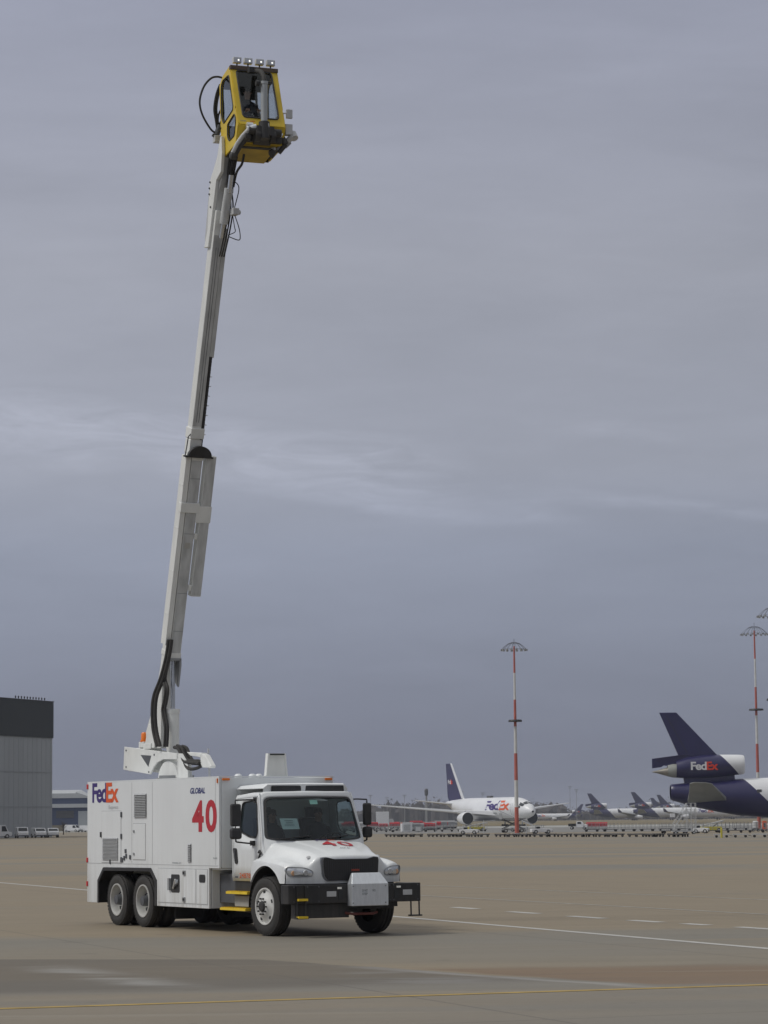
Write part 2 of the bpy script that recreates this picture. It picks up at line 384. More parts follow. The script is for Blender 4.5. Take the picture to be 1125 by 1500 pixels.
ROADC = mat('taxiway', (.33,.33,.31), .8, var=.05, scale=.02)
GRASSM = mat('dry_grass', (.17,.135,.07), .95, var=.16, scale=.02, stretch=(.5,1,1))
APR2 = mat('service_road', (.185,.180,.17), .85, var=.08, scale=.05)
LINEW = mat('line_white', (.42,.41,.385), .7, var=.12, scale=3)
LINEF = mat('line_faded', (.31,.295,.265), .7, var=.2, scale=2)
LINEY = mat('line_yellow', (.36,.245,.06), .7, var=.2, scale=3)
def strip(name, pts, z, m_, kind='structure'):
    g = M(); g.add([(x, y, z) for x, y in pts], [tuple(range(len(pts)))]); o = g.build(name, m_, recalc=False)
    if o.data.polygons[0].normal.z < 0: o.data.flip_normals()
    return struct(o, kind)
strip('service_road', [(-20, 420), (420, 300), (420, 606), (-20, 640)], .004, APR2)
strip('taxiway', [(-300, 640), (900, 590), (900, 735), (-300, 800)], .012, ROADC)
strip('grass_verge', [(-1200, 830), (2600, 735), (2600, 2400), (-1200, 2400)], .03, GRASSM, 'stuff')
def line(name, p, q, w, z, m_):
    p = Vector(p); q = Vector(q); d = (q-p).normalized(); n = Vector((-d.y, d.x))*w/2
    k = max(2, int((q-p).length/6)); g = M(); rows = []
    for i in range(k+1):
        c = p+(q-p)*i/k; rows.append([(c.x-n.x, c.y-n.y, z), (c.x+n.x, c.y+n.y, z)])
    g.grid(rows); o = g.build(name, m_, recalc=False)
    if o.data.polygons[0].normal.z < 0: o.data.flip_normals()
    return struct(o)
line('yellow_line', (-22.6, 25.5), (27, 41.65), .20, .004, LINEY)
line('edge_line', (-26, 132.2), (19.4, 6.5), .22, .004, LINEW)
line('lane_line', (-11, 105.1), (26, 15.0), .14, .004, LINEF)
line('bay_line', (-4, 99.6), (21.5, 41.4), .14, .004, LINEF)
for p, q in [((1.55,65.73),(2.06,64.3)), ((2.72,62.19),(3.29,60.7)), ((3.86,59.0),(4.47,57.4)), ((4.91,56.3),(5.41,55.0)), ((5.78,54.21),(6.15,53.3)), ((6.58,52.28),(7.2,50.8)), ((7.7,49.5),(8.3,48.0))]:
    line('lane_dash', p, q, .28, .004, LINEW)

# ------------------------------------------------------------------ the de-icing truck
# truck frame: x forward (0 = front axle), y to the truck's own left, z up
T = thing('deicing_truck', 'white de-icing truck numbered 40 with its boom raised and a yellow operator cabin on top', 'truck', (-1.19869, 50.96078, 0), -1.07299)

# --- wheels
def tyre_prof(Ro, w):
    return [(-w/2+.015, Ro*.62), (-w/2, Ro*.70), (-w/2-.006, Ro*.82), (-w/2+.012, Ro*.94), (-w/2+.035, Ro*.985), (-w*.28, Ro), (-w*.27, Ro-.014), (-w*.23, Ro-.014), (-w*.22, Ro), (-w*.03, Ro+.002), (-w*.02, Ro-.014), (w*.02, Ro-.014), (w*.03, Ro+.002), (w*.22, Ro), (w*.23, Ro-.014), (w*.27, Ro-.014), (w*.28, Ro), (w/2-.035, Ro*.985), (w/2-.012, Ro*.94), (w/2+.006, Ro*.82), (w/2, Ro*.70), (w/2-.015, Ro*.62)]
def wheel(x, yo, side, Ro, w, front, steer=0):
    """outer face at |y|=yo; side -1 = truck's right (camera side)"""
    root = bpy.data.objects.new('wheel', None); scene.collection.objects.link(root); root.parent = T
    root.location = (x, side*(yo-w/2), Ro); root.rotation_euler = (0, 0, steer)
    ax = (0, side, 0)
    g = M(); g.lathe(tyre_prof(Ro, w), ax, (0,0,0), 48, cap=False)
    if not front: g.lathe(tyre_prof(Ro, w), ax, (0, -side*(w+.06), 0), 48, cap=False)
    for k in range(44):                                     # tread blocks on the shoulders
        a = 2*math.pi*k/44
        Tm = Matrix.Rotation(a, 4, 'Y')
        for s_ in (-1, 1): g.box(-.022, .022, s_*w*.38-.025, s_*w*.38+.008, Ro-.03, Ro-.0095, Tm)
    g.build('tyre', RUBBER, root, smooth=35)
    r = Ro*.625
    g = M()
    if front:
        g.lathe([(w/2-.02, r+.004), (w/2+.004, r), (w/2+.004, r-.022), (w/2-.035, r-.035), (w/2-.02, r*.8), (w/2+.02, r*.55), (w/2+.045, r*.46), (w/2+.045, .10)], ax, (0,0,0), 48, cap=False)
        g.build('rim', RIMW, root, smooth=40)
        h = M(); h.lathe([(w/2+.03, .10), (w/2+.055, .098), (w/2+.075, .088), (w/2+.08, .05)], ax, (0,0,0), 24); h.build('hub', BLACK, root, smooth=40)
        for k in range(10):
            a = 2*math.pi*k/10; c = (math.cos(a)*.145, side*(w/2+.04), math.sin(a)*.145)
            n = M(); n.lathe([(-.005, .017), (.04, .015)], ax, c, 6); n.build('wheel_nut', BLACK, root)
        for k in range(5):
            a = 2*math.pi*k/5+.4; c = Vector((math.cos(a)*r*.76, side*(w/2-.012), math.sin(a)*r*.76))
            n = M(); n.lathe([(-.004, .036), (.006, .034)], ax, c, 16); n.build('hand_hole', DARKIN, root)
    else:
        g.lathe([(w/2-.02, r+.004), (w/2+.006, r), (w/2+.006, r-.024), (w/2-.02, r-.034), (w/2-.10, r-.05), (w/2-.165, r*.80), (w/2-.15, r*.6), (w/2-.13, .11)], ax, (0,0,0), 48, cap=False)
        g.build('rim', RIMG, root, smooth=40)
        h = M(); h.lathe([(w/2-.15, .12), (w/2-.05, .105), (w/2+.015, .095), (w/2+.02, .05)], ax, (0,0,0), 24); h.build('hub', DGREY, root, smooth=40)
        for k in range(10):
            a = 2*math.pi*k/10; c = (math.cos(a)*.15, side*(w/2-.14), math.sin(a)*.15)
            n = M(); n.lathe([(-.005, .017), (.05, .015)], ax, c, 6); n.build('wheel_nut', DGREY, root)
        for k in range(5):
            a = 2*math.pi*k/5+.2; c = Vector((math.cos(a)*r*.70, side*(w/2-.152), math.sin(a)*r*.70))
            n = M(); n.lathe([(-.004, .034), (.008, .032)], ax, c, 16); n.build('hand_hole', DARKIN, root)
for sd_ in (-1, 1):
    wheel(0, 1.20, sd_, .535, .30, True, R(4.5))
    wheel(-5.53, 1.20, sd_, .52, .26, False)
    wheel(-6.86, 1.20, sd_, .52, .26, False)
for x in (0, -5.53, -6.86):
    g = M(); g.tube([(x, -.95, .52), (x, .95, .52)], .085, 12); g.lathe([(-.2,.1),(-.12,.22),(.12,.22),(.2,.1)], (0,1,0), (x,0,.52), 20); g.build('axle', BLACK, T, smooth=40)

# --- chassis and under-body
g = M()
for y in (-.43, .43): g.box(-8.2, 1.0, y-.045, y+.045, .72, 1.0)
g.box(-2.2, -.7, -.35, .35, .35, .95); g.box(-.2, .8, -.4, .4, .42, 1.0)
for x in (-7.6, -6.2, -4.5, -3.2): g.box(x-.06, x+.06, -.45, .45, .76, .94)
g.build('chassis', BLACK, T)
g = M()
g.box(-4.72, -2.36, -1.10, 1.10, .50, 1.15); g.box(-2.36, -1.30, -1.0, 1.0, .56, 1.1)
g.build('under_body_tank', DGREY, T)
for s_ in (-1, 1):      # mud flaps behind tandem
    g = M(); g.box(-4.60, -4.57, s_*.62-.3, s_*.62+.3, .18, .6); g.build('mud_flap', BLACKP, T)

# --- tank body
g = M()
g.box(-8.36, -1.90, -1.175, 1.175, 1.22, 2.895)
g.build('body_shell', BODYW, T, bevel=.02)
SO = [(-8.394,.44),(-7.80,.44),(-7.80,.90),(-7.50,1.165),(-5.08,1.175),(-4.80,.94),(-4.80,.44),(-2.35,.44),(-2.35,1.20),(-1.894,1.20),(-1.894,2.905),(-8.394,2.905)]
for s_ in (-1, 1):
    y0, y1 = (s_*1.17, s_*1.214) if s_ > 0 else (-1.214, -1.17)
    g = M(); g.xz(SO, y0, y1); o = g.build('side_panel', BODYW, T, bevel=.006)
g = M(); g.box(-2.37, -2.33, -1.16, 1.16, .445, 1.196); g.box(-2.33,-1.9,-1.16,1.16,1.17,1.2); g.build('front_bulkhead', BODYW, T)
g = M(); g.box(-8.39, -8.362, -1.16, 1.16, .45, 2.89); g.build('rear_panel', BODYW, T)
g = M(); g.box(-1.894, -1.884, -1.165, 1.165, 1.205, 2.90); g.build('front_panel', BODYW, T, bevel=.003)
g = M(); g.box(-8.394, -1.89, -1.214, -1.18, 2.907, 2.93); g.box(-8.394, -1.89, 1.18, 1.214, 2.907, 2.93); g.box(-1.93, -1.884, -1.18, 1.18, 2.907, 2.93); g.build('roof_rail', BODYW, T)
# wheel-well liner and black trim
for s_ in (-1, 1):
    trim = [(-7.80,.44),(-7.80,.90),(-7.50,1.165),(-5.08,1.175),(-4.80,.94),(-4.80,.44)]
    inn = [(-7.73,.44),(-7.73,.87),(-7.47,1.10),(-5.11,1.11),(-4.87,.91),(-4.87,.44)]
    g = M(); ya, yb = s_*1.20, s_*1.235
    for i in range(5):
        a, b, c, d = trim[i], trim[i+1], inn[i+1], inn[i]
        g.xz([a, b, c, d], min(ya,yb), max(ya,yb))
    g.build('wheel_arch_trim', BLACK, T)
    g = M()
    for i in range(5):
        a, b = trim[i], trim[i+1]; a2 = (a[0], a[1]+.01); 
        g.add([(a[0], s_*1.19, a[1]), (b[0], s_*1.19, b[1]), (b[0], s_*.5, b[1]), (a[0], s_*.5, a[1])], [(0,1,2,3)])
    g.build('wheel_well', BLACK, T, solid=.01)
yS = -1.2145     # camera-side skin
def side_fn(u, v): return (u, yS-.0035, v)
def louvre(x0, x1, z0, z1, n, horiz=True):
    fr = M(); fr.box(x0, x1, yS-.004, yS+.002, z0, z1); o = fr.build('louvre', SEAM, T)
    g = M()
    for i in range(n):
        if horiz:
            z = z0+(z1-z0)*(i+.5)/n; h = (z1-z0)/n*.62
            g.add([(x0, yS-.005, z+h/2), (x1, yS-.005, z+h/2), (x1, yS-.03, z-h/2), (x0, yS-.03, z-h/2), (x0, yS-.005, z-h/2), (x1, yS-.005, z-h/2)], [(0,1,2,3), (3,2,5,4)])
    g.build('slat', SILVER, o, recalc=False)
louvre(-5.913, -5.30, 2.18, 2.65, 14); louvre(-7.55, -6.73, 1.32, 1.775, 16); louvre(-3.31, -3.15, 1.315, 1.66, 10)
def seam(x0, x1, z0, z1, w=.012):
    g = M()
    g.box(x0, x1, yS-.003, yS, z0, z0+w); g.box(x0, x1, yS-.003, yS, z1-w, z1); g.box(x0, x0+w, yS-.003, yS, z0+w, z1-w); g.box(x1-w, x1, yS-.003, yS, z0+w, z1-w)
    return g
def door(x0, x1, z0, z1, hinge=True):
    g = M(); g.box(x0, x1, yS-.008, yS, z0, z1); d = g.build('access_door', BODYW, T, bevel=.003)
    seam(x0-.014, x1+.014, z0-.014, z1+.014).build('door_gap', SEAM, d)
    return d
d1 = door(-7.60, -6.60, 1.27, 2.31); 
for z in (1.33, 1.80, 2.24):
    g = M(); g.box(-6.60, -6.54, yS-.02, yS-.003, z-.05, z+.05); g.build('hinge', DGREY, d1)
g = M(); g.box(-7.66,-7.60,yS-.025,yS-.003,1.78,1.89); g.build('latch', BLACK, d1)
d2 = door(-5.97, -5.36, 1.34, 2.05)
for z in (1.45, 1.90):
    g = M(); g.lathe([(0,.028),(.02,.026)], (0,-1,0), (-5.91,yS-.008,z), 12); g.build('latch', MGREY, d2)
d3 = door(-4.72, -2.95, .52, 1.17)
d4 = door(-2.90, -2.42, .52, 1.17)
for x, z in ((-3.46, 1.10), (-3.47, .59)):
    g = M(); g.box(x-.05, x+.05, yS-.03, yS-.006, z-.045, z+.045); l_ = g.build('latch', MGREY, d3); g = M(); g.box(x-.02,x+.03,yS-.045,yS-.03,z-.02,z+.025); g.build('latch_lever', BLACK, l_)
for x, z in ((-6.35,1.50),(-6.32,1.40),(-6.12,1.38),(-6.42,1.36),(-6.52,1.32),(-7.15,1.28)):
    g = M(); g.box(x-.035, x+.035, yS-.018, yS, z-.04, z+.045); g.build('clasp', DGREY, T, bevel=.005)
g = M(); g.box(-8.36, -1.93, yS-.003, yS, 1.243, 1.253)
for x in (-6.05, -5.02, -2.05): g.box(x, x+.009, yS-.003, yS, 1.26, 2.88)
g.build('panel_seam', SEAM, T)
# hose bay recess
def recess(x0, x1, z0, z1, name='hose_bay'):
    g = M(); r_ = .04; pts = []
    for cx, cz, a0 in ((x1-r_, z1-r_, 0), (x0+r_, z1-r_, 90), (x0+r_, z0+r_, 180), (x1-r_, z0+r_, 270)):
        for k in range(5): a = R(a0+k*22.5); pts.append((cx+r_*math.cos(a), cz+r_*math.sin(a)))
    g.xz(pts, yS-.014, yS); return g.build(name, BLACK, T)
rc = recess(-4.084, -3.684, .717, 1.066)
g = M(); g.tube([(-3.95, yS-.03, .80), (-3.84, yS-.06, .86), (-3.78, yS-.06, .97)], .022, 8); g.lathe([(0,.05),(.05,.045)], (0,-1,0), (-3.80, yS-.01, .92), 14); g.build('hose_coupling', STEEL, rc, smooth=40)
g = M(); g.box(-4.18, -4.10, yS-.05, yS-.0, .76, .99); g.build('bay_flap', MGREY, rc)
recess(-2.776, -2.50, .926, 1.077, 'fill_port')
# lamps on the body
for x, z, m_ in ((-8.36, 2.83, RED), (-8.37, 1.31, RED), (-8.37, .82, RED)):
    g = M(); g.box(x-.04, x+.025, yS-.02, yS+.01, z-.05, z+.05); g.build('marker_lamp', m_, T, bevel=.006)
for y in (-1.08, 1.10):
    g = M(); g.box(-1.884, -1.85, y-.075, y+.075, 2.85, 2.892); g.build('marker_lamp', AMBER, T, bevel=.006)
g = M(); g.box(-1.96, -1.93, yS-.022, yS, 2.80, 2.89); g.build('marker_lamp', AMBER, T, bevel=.005)
# lettering on the side
text('logo_letters', 'Fed', -8.119, -7.345, 2.49, 2.898, side_fn, PURPLE, T, bold=.028, spacing=.86)
text('logo_letters', 'Ex', -7.375, -6.722, 2.49, 2.898, lambda u, v: (u, yS-.0045, v), ORANGE, T, bold=.028, spacing=.86)
text('logo_letters', 'Express', -7.242, -6.74, 2.335, 2.43, side_fn, LGREY and mat('express_grey', (.42,.43,.45), .7), T, bold=.0)
text('maker_letters', 'GLOBAL', -3.198, -2.512, 2.615, 2.728, side_fn, NAVYB, T, bold=.03, shear=.25)
text('fleet_number', '4', -3.112, -2.58, 1.885, 2.485, side_fn, NUMRED, T, bold=.032)
text('fleet_number', '0', -2.50, -1.99, 1.875, 2.495, side_fn, NUMRED, T, bold=.032)
text('notice_letters', 'FLUID', -2.15, -1.98, 1.375, 1.405, side_fn, TEXTG, T)
text('notice_letters', 'WARNING  HOT', -4.05, -3.62, 1.20+.075, 1.30, side_fn, TEXTG, T)
text('notice_letters', 'FIRE EXT', -7.5, -7.36, 1.845, 1.88, side_fn, TEXTG, T)
# things on the roof of the body
g = M(); g.box(-2.24,-2.14,-.11,-.05,2.93,2.95)
g.yz([(-.09,2.93),(-.055,2.93),(-.02,3.33),(.30,3.33),(.34,2.93),(.375,2.93),(.33,3.37),(-.05,3.37)], -2.26, -2.16)
g.add([(-2.18,-.055,2.93),(-2.18,.34,2.93),(-2.18,.30,3.34),(-2.18,-.02,3.34)], [(0,1,2,3)]); g.build('boom_rest_plate', BOOMW, T)
g = M(); g.box(-2.27, -2.13, -.01, .29, 3.335, 3.362); g.build('rest_pad', BLACKP, T)
for y in (-.285, .018, .161):
    g = M(); g.lathe([(0,.075),(.03,.075),(.06,.06),(.075,.03)], (0,0,1), (-3.0, y, 2.92), 16); g.build('fill_cap', BODYW, T, smooth=40)

# --- driver's cab
def cw(z): return 1.045 - max(0, z-1.72)*.10
def smooth_poly(pts, r=.05, n=4):
    """round the corners of a polygon"""
    out = []; k = len(pts)
    for i in range(k):
        p0, p, p1 = Vector(pts[i-1]), Vector(pts[i]), Vector(pts[(i+1) % k])
        a = (p0-p); b = (p1-p); rr = min(r, a.length*.45, b.length*.45)
        A = p+a.normalized()*rr; B = p+b.normalized()*rr
        for j in range(n+1):
            t = j/n; out.append(tuple(A*(1-t)**2 + p*2*t*(1-t) + B*t*t))
    return out
def resample(pts, c, n):
    """points on the closed outline at n angles round c"""
    out = []
    for k in range(n):
        a = 2*math.pi*(k+.5)/n; d = Vector((math.cos(a), math.sin(a))); best = None
        for i in range(len(pts)):
            p, q = Vector(pts[i])-c, Vector(pts[(i+1) % len(pts)])-c; e = q-p
            den = d.x*e.y-d.y*e.x
            if abs(den) < 1e-9: continue
            t = (p.x*e.y-p.y*e.x)/den; u = (p.x*d.y-p.y*d.x)/den
            if t > 0 and -1e-6 <= u <= 1+1e-6 and (best is None or t > best): best = t
        out.append(tuple(c+d*(best or .01)))
    return out
def ring(g, outer, inner, fn, n=120, mid=3):
    c = sum((Vector(p) for p in inner), Vector((0,0)))/len(inner)
    O_, I_ = resample(outer, c, n), resample(inner, c, n)
    rows = [[fn(*(Vector(a)*(1-j/mid)+Vector(b)*(j/mid))) for a, b in zip(O_, I_)] for j in range(mid+1)]
    g.grid(rows, close=True); return I_
SIDE_O = smooth_poly([(-1.65,.975),(-.66,.975),(-.60,1.25),(-.37,1.40),(-.37,1.74),(-.66,2.55),(-.72,2.60),(-1.61,2.56),(-1.65,2.48)], .03)
SW_ = [(-1.33,2.42),(-.80,2.47),(-.71,2.40),(-.58,1.86),(-.64,1.77),(-.96,1.80),(-1.29,1.88),(-1.36,1.98)]
SIDE_W = smooth_poly(SW_, .07)
for s_ in (-1, 1):
    fs = lambda x, z, s_=s_: (x, s_*cw(z), z)
    g = M(); I_ = ring(g, SIDE_O, SIDE_W, fs)
    dr = g.build('cab_side', WHITE, T, smooth=30, solid=.025)
    g = M(); rim = resample(SIDE_W, Vector((-.99,2.13)), 60)
    g.tube([(x, s_*(cw(z)+.014), z) for x, z in rim]+[(rim[0][0], s_*(cw(rim[0][1])+.014), rim[0][1])], .014, 6); g.build('window_seal', BLACKP, T, smooth=60)
    g = M(); g.add([fs(x, z) for x, z in rim], [tuple(range(60))]); g.build('side_window', WGLASS, T)
    # door gap
    pth = [(-.42,1.45),(-.43,1.80),(-.71,2.535),(-1.56,2.50),(-1.59,1.90),(-1.59,1.03),(-.72,1.03),(-.66,1.22),(-.42,1.45)]
    pp = []
    for a, b in zip(pth[:-1], pth[1:]):
        for j in range(6): t = j/6; pp.append((a[0]*(1-t)+b[0]*t, a[1]*(1-t)+b[1]*t))
    g = M(); g.tube([(x, s_*(cw(z)+.0115), z) for x, z in pp+[pp[0]]], .0055, 4); g.build('door_gap', MGREY, T)
    # handle
    g = M(); g.xz(smooth_poly([(-1.60,1.58),(-1.44,1.58),(-1.39,1.30),(-1.50,1.28)], .05), s_*1.075 if s_ > 0 else -1.075, s_*1.055 if s_ > 0 else -1.055); h_ = g.build('door_handle', BLACKP, T)
    g = M(); g.xz(smooth_poly([(-1.53,1.54),(-1.49,1.54),(-1.45,1.36),(-1.48,1.36)], .02), min(s_*1.075, s_*1.09), max(s_*1.075, s_*1.09)); g.build('lever', DGREY, h_)
    # side vent mark behind the hood
    g = M(); 
    g.tube([(-.50, s_*1.07, 1.50), (-.42, s_*1.085, 1.535), (-.34, s_*1.10, 1.50), (-.44, s_*1.10, 1.39), (-.52, s_*1.10, 1.28)], [.016,.022,.024,.018,.008], 6); g.build('hood_latch', BLACKP, T, smooth=50)
cabf = lambda u, v: (u, -cw(v)-.0175, v)
text('unit_number', '24878', -1.33, -.86, 1.03, 1.12, cabf, mat('unit_orange', (.62,.13,.03), .6), T, bold=.01)
g = M(); g.box(-1.52, -1.40, -1.064, -1.059, 1.03, 1.06); g.build('door_badge', DGREY, T)
# rear wall, roof, floor
g = M(); rows = []
for z in (.98, 1.4, 1.75, 2.1, 2.45): rows.append([(-1.65, y*cw(z), z) for y in (-1,-.5,0,.5,1)])
g.grid(rows); g.build('rear_wall', WHITE, T, solid=.02)
g = M(); g.box(-1.63, -.4, -1.02, 1.02, .99, 1.03); g.build('cab_floor', DARKIN, T)
# windscreen surround on a curved surface
def wx(y, z): return -.115 - (z-1.73)*.43 - .17*(y/.95)**2 - .05*(y/.95)**6
fw = lambda y, z: (wx(y, z), y, z)
WO = smooth_poly([(-1.035,1.30),(1.035,1.30),(1.035,1.74),(.965,2.57),(.88,2.615),(-.88,2.615),(-.965,2.57),(-1.035,1.74)], .03)
WI = smooth_poly([(-.985,1.74),(-.6,1.71),(0,1.70),(.6,1.71),(.985,1.74),(.99,1.82),(.905,2.47),(.83,2.515),(0,2.525),(-.83,2.515),(-.905,2.47),(-.99,1.82)], .08)
g = M(); ring(g, WO, WI, fw, 140, 3); g.build('windscreen_surround', WHITE, T, smooth=40, solid=.03)
rim = resample(WI, Vector((0,2.1)), 120); g = M()
rows = [[(wx(a, b)+.019, a, b) for a, b in rim], [(wx(a*.965, 2.1+(b-2.1)*.93)+.02, a*.965, 2.1+(b-2.1)*.93) for a, b in rim]]
g.grid(rows, close=True); g.build('windscreen_seal', BLACKP, T, solid=.012)
g = M(); rows = []
for j in range(7): rows.append([(wx(a*j/6, 2.1+(b-2.1)*j/6)+.002, a*j/6, 2.1+(b-2.1)*j/6) for a, b in rim])
g.grid(rows, close=True); g.build('windscreen', WGLASS, T, smooth=60)
# A-pillar fill between side and front
for s_ in (-1, 1):
    g = M(); rows = []
    for j in range(12):
        z = 1.32+j*(2.60-1.32)/11
        sx = -.37 if z < 1.74 else -.37-(z-1.74)/(2.55-1.74)*.29
        yA = (1.03 if z < 1.74 else 1.03-(z-1.74)/.83*.07)
        rows.append([(wx(yA, z)+.012, s_*yA, z), (max(wx(yA, z)-.02, sx), s_*(cw(z)+.006), z), (sx-.03, s_*(cw(z)+.0135), z)])
    g.grid(rows); g.build('pillar', WHITE, T, smooth=70, solid=.012)
# roof
g = M(); rows = []
for x, dz in ((-1.66,-.06), (-1.62,-.01), (-1.4,.02), (-1.0,.04), (-.75,.035), (-.55,.0), (-.47,-.05)):
    row = []
    for j in range(17):
        y = (j/16*2-1); 
        xx = x - (.22*y*y if x > -.9 else .22*y*y*(x+1.66)/.76 if x > -1.66 else 0)
        row.append((xx, y*.97, 2.60+dz-.05*y**4-.02*y*y))
    rows.append(row)
g.grid(rows); g.build('cab_roof', WHITE, T, smooth=50, solid=.03)
# roof air-conditioning cap
CAP = [(-.70,2.60),(-.69,2.745),(-.75,2.765),(-1.86,2.735),(-1.88,2.60)]
g = M()
n = len(CAP)
prof = lambda y, k: [(x+k*(-.0), y, z) for x, z in CAP]
g.grid([prof(-.84,0)] and [[(x-.03, -.86, min(z,2.68)) for x, z in CAP], [(x, -.78, z) for x, z in CAP], [(x+.03, 0, z+.008) for x, z in CAP], [(x, .82, z) for x, z in CAP], [(x-.03, .90, min(z,2.68)) for x, z in CAP]])
g.build('roof_unit', WHITE, T, solid=.015)
for ya, yb in ((-.72, -.10), (-.015, .80)):
    g = M(); g.yz(smooth_poly([(ya,2.622),(yb,2.622),(yb-.01,2.728),(ya+.01,2.728)], .02), -.685, -.655); v_ = g.build('roof_grille', BLACKP, T)
    g = M()
    for k in range(5): g.box(-.656, -.650, ya+.03, yb-.03, 2.636+k*.018, 2.642+k*.018)
    g.build('slat', DGREY, v_)
# interior
g = M(); g.xz([(-.42,1.02),(-.60,1.03),(-.66,1.45),(-.60,1.66),(-.52,1.715),(-.42,1.715)], -1.0, 1.0); g.box(-.42,-.27,-.78,.78,1.02,1.70); g.build('dashboard', DARKIN, T, bevel=.03)
for y in (.47, -.50):
    g = M(); g.box(-1.35, -.85, y-.25, y+.25, 1.03, 1.50); g.build('driver_seat', SEAT, T, bevel=.05)
    g = M(); g.xz([(-1.45,1.45),(-1.22,1.45),(-1.32,2.13),(-1.46,2.13)], y-.23, y+.23); g.xz([(-1.42,2.14),(-1.33,2.14),(-1.35,2.34),(-1.42,2.34)], y-.13, y+.13); g.build('seat_back', SEAT, T, bevel=.04)
g = M(); cst = Vector((-.62, .47, 1.74)); nrm = Vector((-.5, 0, .86)).normalized(); u_ = Vector((0,1,0)); v_ = nrm.cross(u_)
g.tube([cst+(u_*math.cos(2*math.pi*k/28)+v_*math.sin(2*math.pi*k/28))*.215 for k in range(29)], .016, 8, caps=False)
for k in range(3):
    a = 2*math.pi*k/3+.5; g.tube([cst, cst+(u_*math.cos(a)+v_*math.sin(a))*.215], .013, 6)
g.tube([cst, cst-nrm*.3], .03, 8); g.build('steering_wheel', BLACKP, T, smooth=50)
# wipers
for a, b in (((-.86,1.735),(-.18,1.80)), ((-.12,1.725),(.62,1.80))):
    g = M(); g.tube([(wx(a[0]*(1-t)+b[0]*t, a[1]*(1-t)+b[1]*t)+.045, a[0]*(1-t)+b[0]*t, a[1]*(1-t)+b[1]*t) for t in (0,.25,.5,.75,1)], .012, 5)
    g.build('wiper', BLACK, T)
g = M(); g.add([(wx(y,z)+.0035, y, z) for y, z in ((-.05,2.38),(.11,2.38),(.11,2.46),(-.05,2.46))], [(0,1,2,3)]); g.build('sticker', TEAL, T, solid=.002)
# mirrors
for s_ in (-1, 1):
    xm = -.72; y0, y1 = (s_*1.33, s_*1.53)
    if y0 > y1: y0, y1 = y1, y0
    if s_ > 0: y0, y1 = 1.24, 1.40
    g = M(); g.box(xm-.05, xm+.06, y0, y1, 1.985, 2.40); mr = g.build('mirror', BLACKP, T, bevel=.035)
    gg = M(); gg.box(xm-.056, xm-.05, y0+.02, y1-.02, 2.01, 2.375); gg.build('mirror_glass', CHROME, mr)
    g = M(); g.box(xm-.06, xm+.08, y0-.01, y1+.01, 1.75, 1.955); mr = g.build('convex_mirror', BLACKP, T, bevel=.045)
    gg = M(); gg.box(xm-.066, xm-.06, y0+.02, y1-.02, 1.78, 1.92); gg.build('mirror_glass', CHROME, mr)
    ym = (y0+y1)/2
    g = M()
    g.tube([(-.80, s_*.98, 2.47), (xm, s_*1.12, 2.475), (xm, ym-.0*s_, 2.465), (xm+.0, ym, 2.44), (xm, ym, 2.38)], .014, 8); g.box(-.86, -.74, min(s_*1.0,s_*.96), max(s_*1.0,s_*.96), 2.42, 2.52); g.build('mirror_arm', BLACKP, T, smooth=50); g = M()
    g.tube([(xm, ym, 1.99), (xm, ym, 1.60+.1)], .010, 8)
    g.tube([(xm, ym, 1.77), (xm, ym-.02*s_, 1.70), (xm+.02, s_*1.20, 1.675), (-.72, s_*1.05, 1.67)], .015, 8); g.box(-.80, -.66, min(s_*1.05, s_*1.10), max(s_*1.05, s_*1.10), 1.63, 1.72)
    g.build('mirror_arm', BLACKP, T, smooth=50)
# --- hood
def sst(x, a, b):
    t = max(0, min(1, (x-a)/(b-a))); return t*t*(3-2*t)
def xfront(y): return 1.10 - .30*(abs(y)/1.17)**2.6
def xcowl(y): return -.10 - .20*(y/1.0)**2
def htop(x, y):
    t = max(0, min(1, (x+.2)/1.3)); ay = abs(y)
    Hc = 1.735 - .21*t - .085*t**3
    b = .97 - .27*sst(t, 0, .85)
    zb = Hc - .055*(ay/b)**2 - .02*sst(ay, b*.5, b*.55)*(1-t)
    zf = 1.405 - .10*t - .12*t**4 - .02*sst(x, -.2, -.6)
    zf += .03*math.exp(-((ay-.98)/.13)**2)
    e = max(0, ay-1.05)/.12
    zf -= .06*e**2
    s2 = sst(ay, b-.10, b+.16)
    return zb*(1-s2)+zf*s2
g = M(); rows = []
NY = 72
for j in range(NY+1):
    y = (j/NY*2-1)*1.165; xf_ = xfront(y); x0 = xcowl(y) if abs(y) < 1.0 else -.30-(abs(y)-1.0)*1.6
    row = []
    for i in range(24):
        u = i/23; x = x0+(xf_-.09-x0)*u; row.append((x, y, htop(x, y)))
    zt = htop(xf_-.09, y); 
    for k in range(1, 6):
        a = k/5*math.pi/2; row.append((xf_-.09+.09*math.sin(a), y, zt-.09*(1-math.cos(a))))
    for k in range(1, 7): row.append((xf_+.015*math.sin(k/6*3), y, (zt-.09)*(1-k/6)+.95*k/6))
    rows.append(row)
g.grid(rows)
for s_ in (-1, 1):     # fender sides down to the wheel arch
    rws = []
    xs = [-.60+i*(xfront(1.165)+.60)/40 for i in range(41)]
    for x in xs:
        zb = max(.955, .535+math.sqrt(max(0, .735**2-(x-.0)**2))); zt = htop(min(x, xfront(1.165)-.09), 1.165)
        if x > xfront(1.165)-.09:
            q = (x-xfront(1.165)+.09)/.09; zt = zt-.09*(1-math.sqrt(max(0, 1-q*q)))
        if x < -.49: zt = min(zt, 1.40-(-.49-x)*1.6)
        zt = max(zt, zb+.01)
        rws.append([(x, s_*1.165, zt), (x, s_*1.178, zt*.65+zb*.35), (x, s_*1.178, zt*.25+zb*.75), (x, s_*1.185, zb), (x, s_*1.05, zb+.005)])
    g.grid(rws)
hood = g.build('hood', WHITE, T, smooth=38)
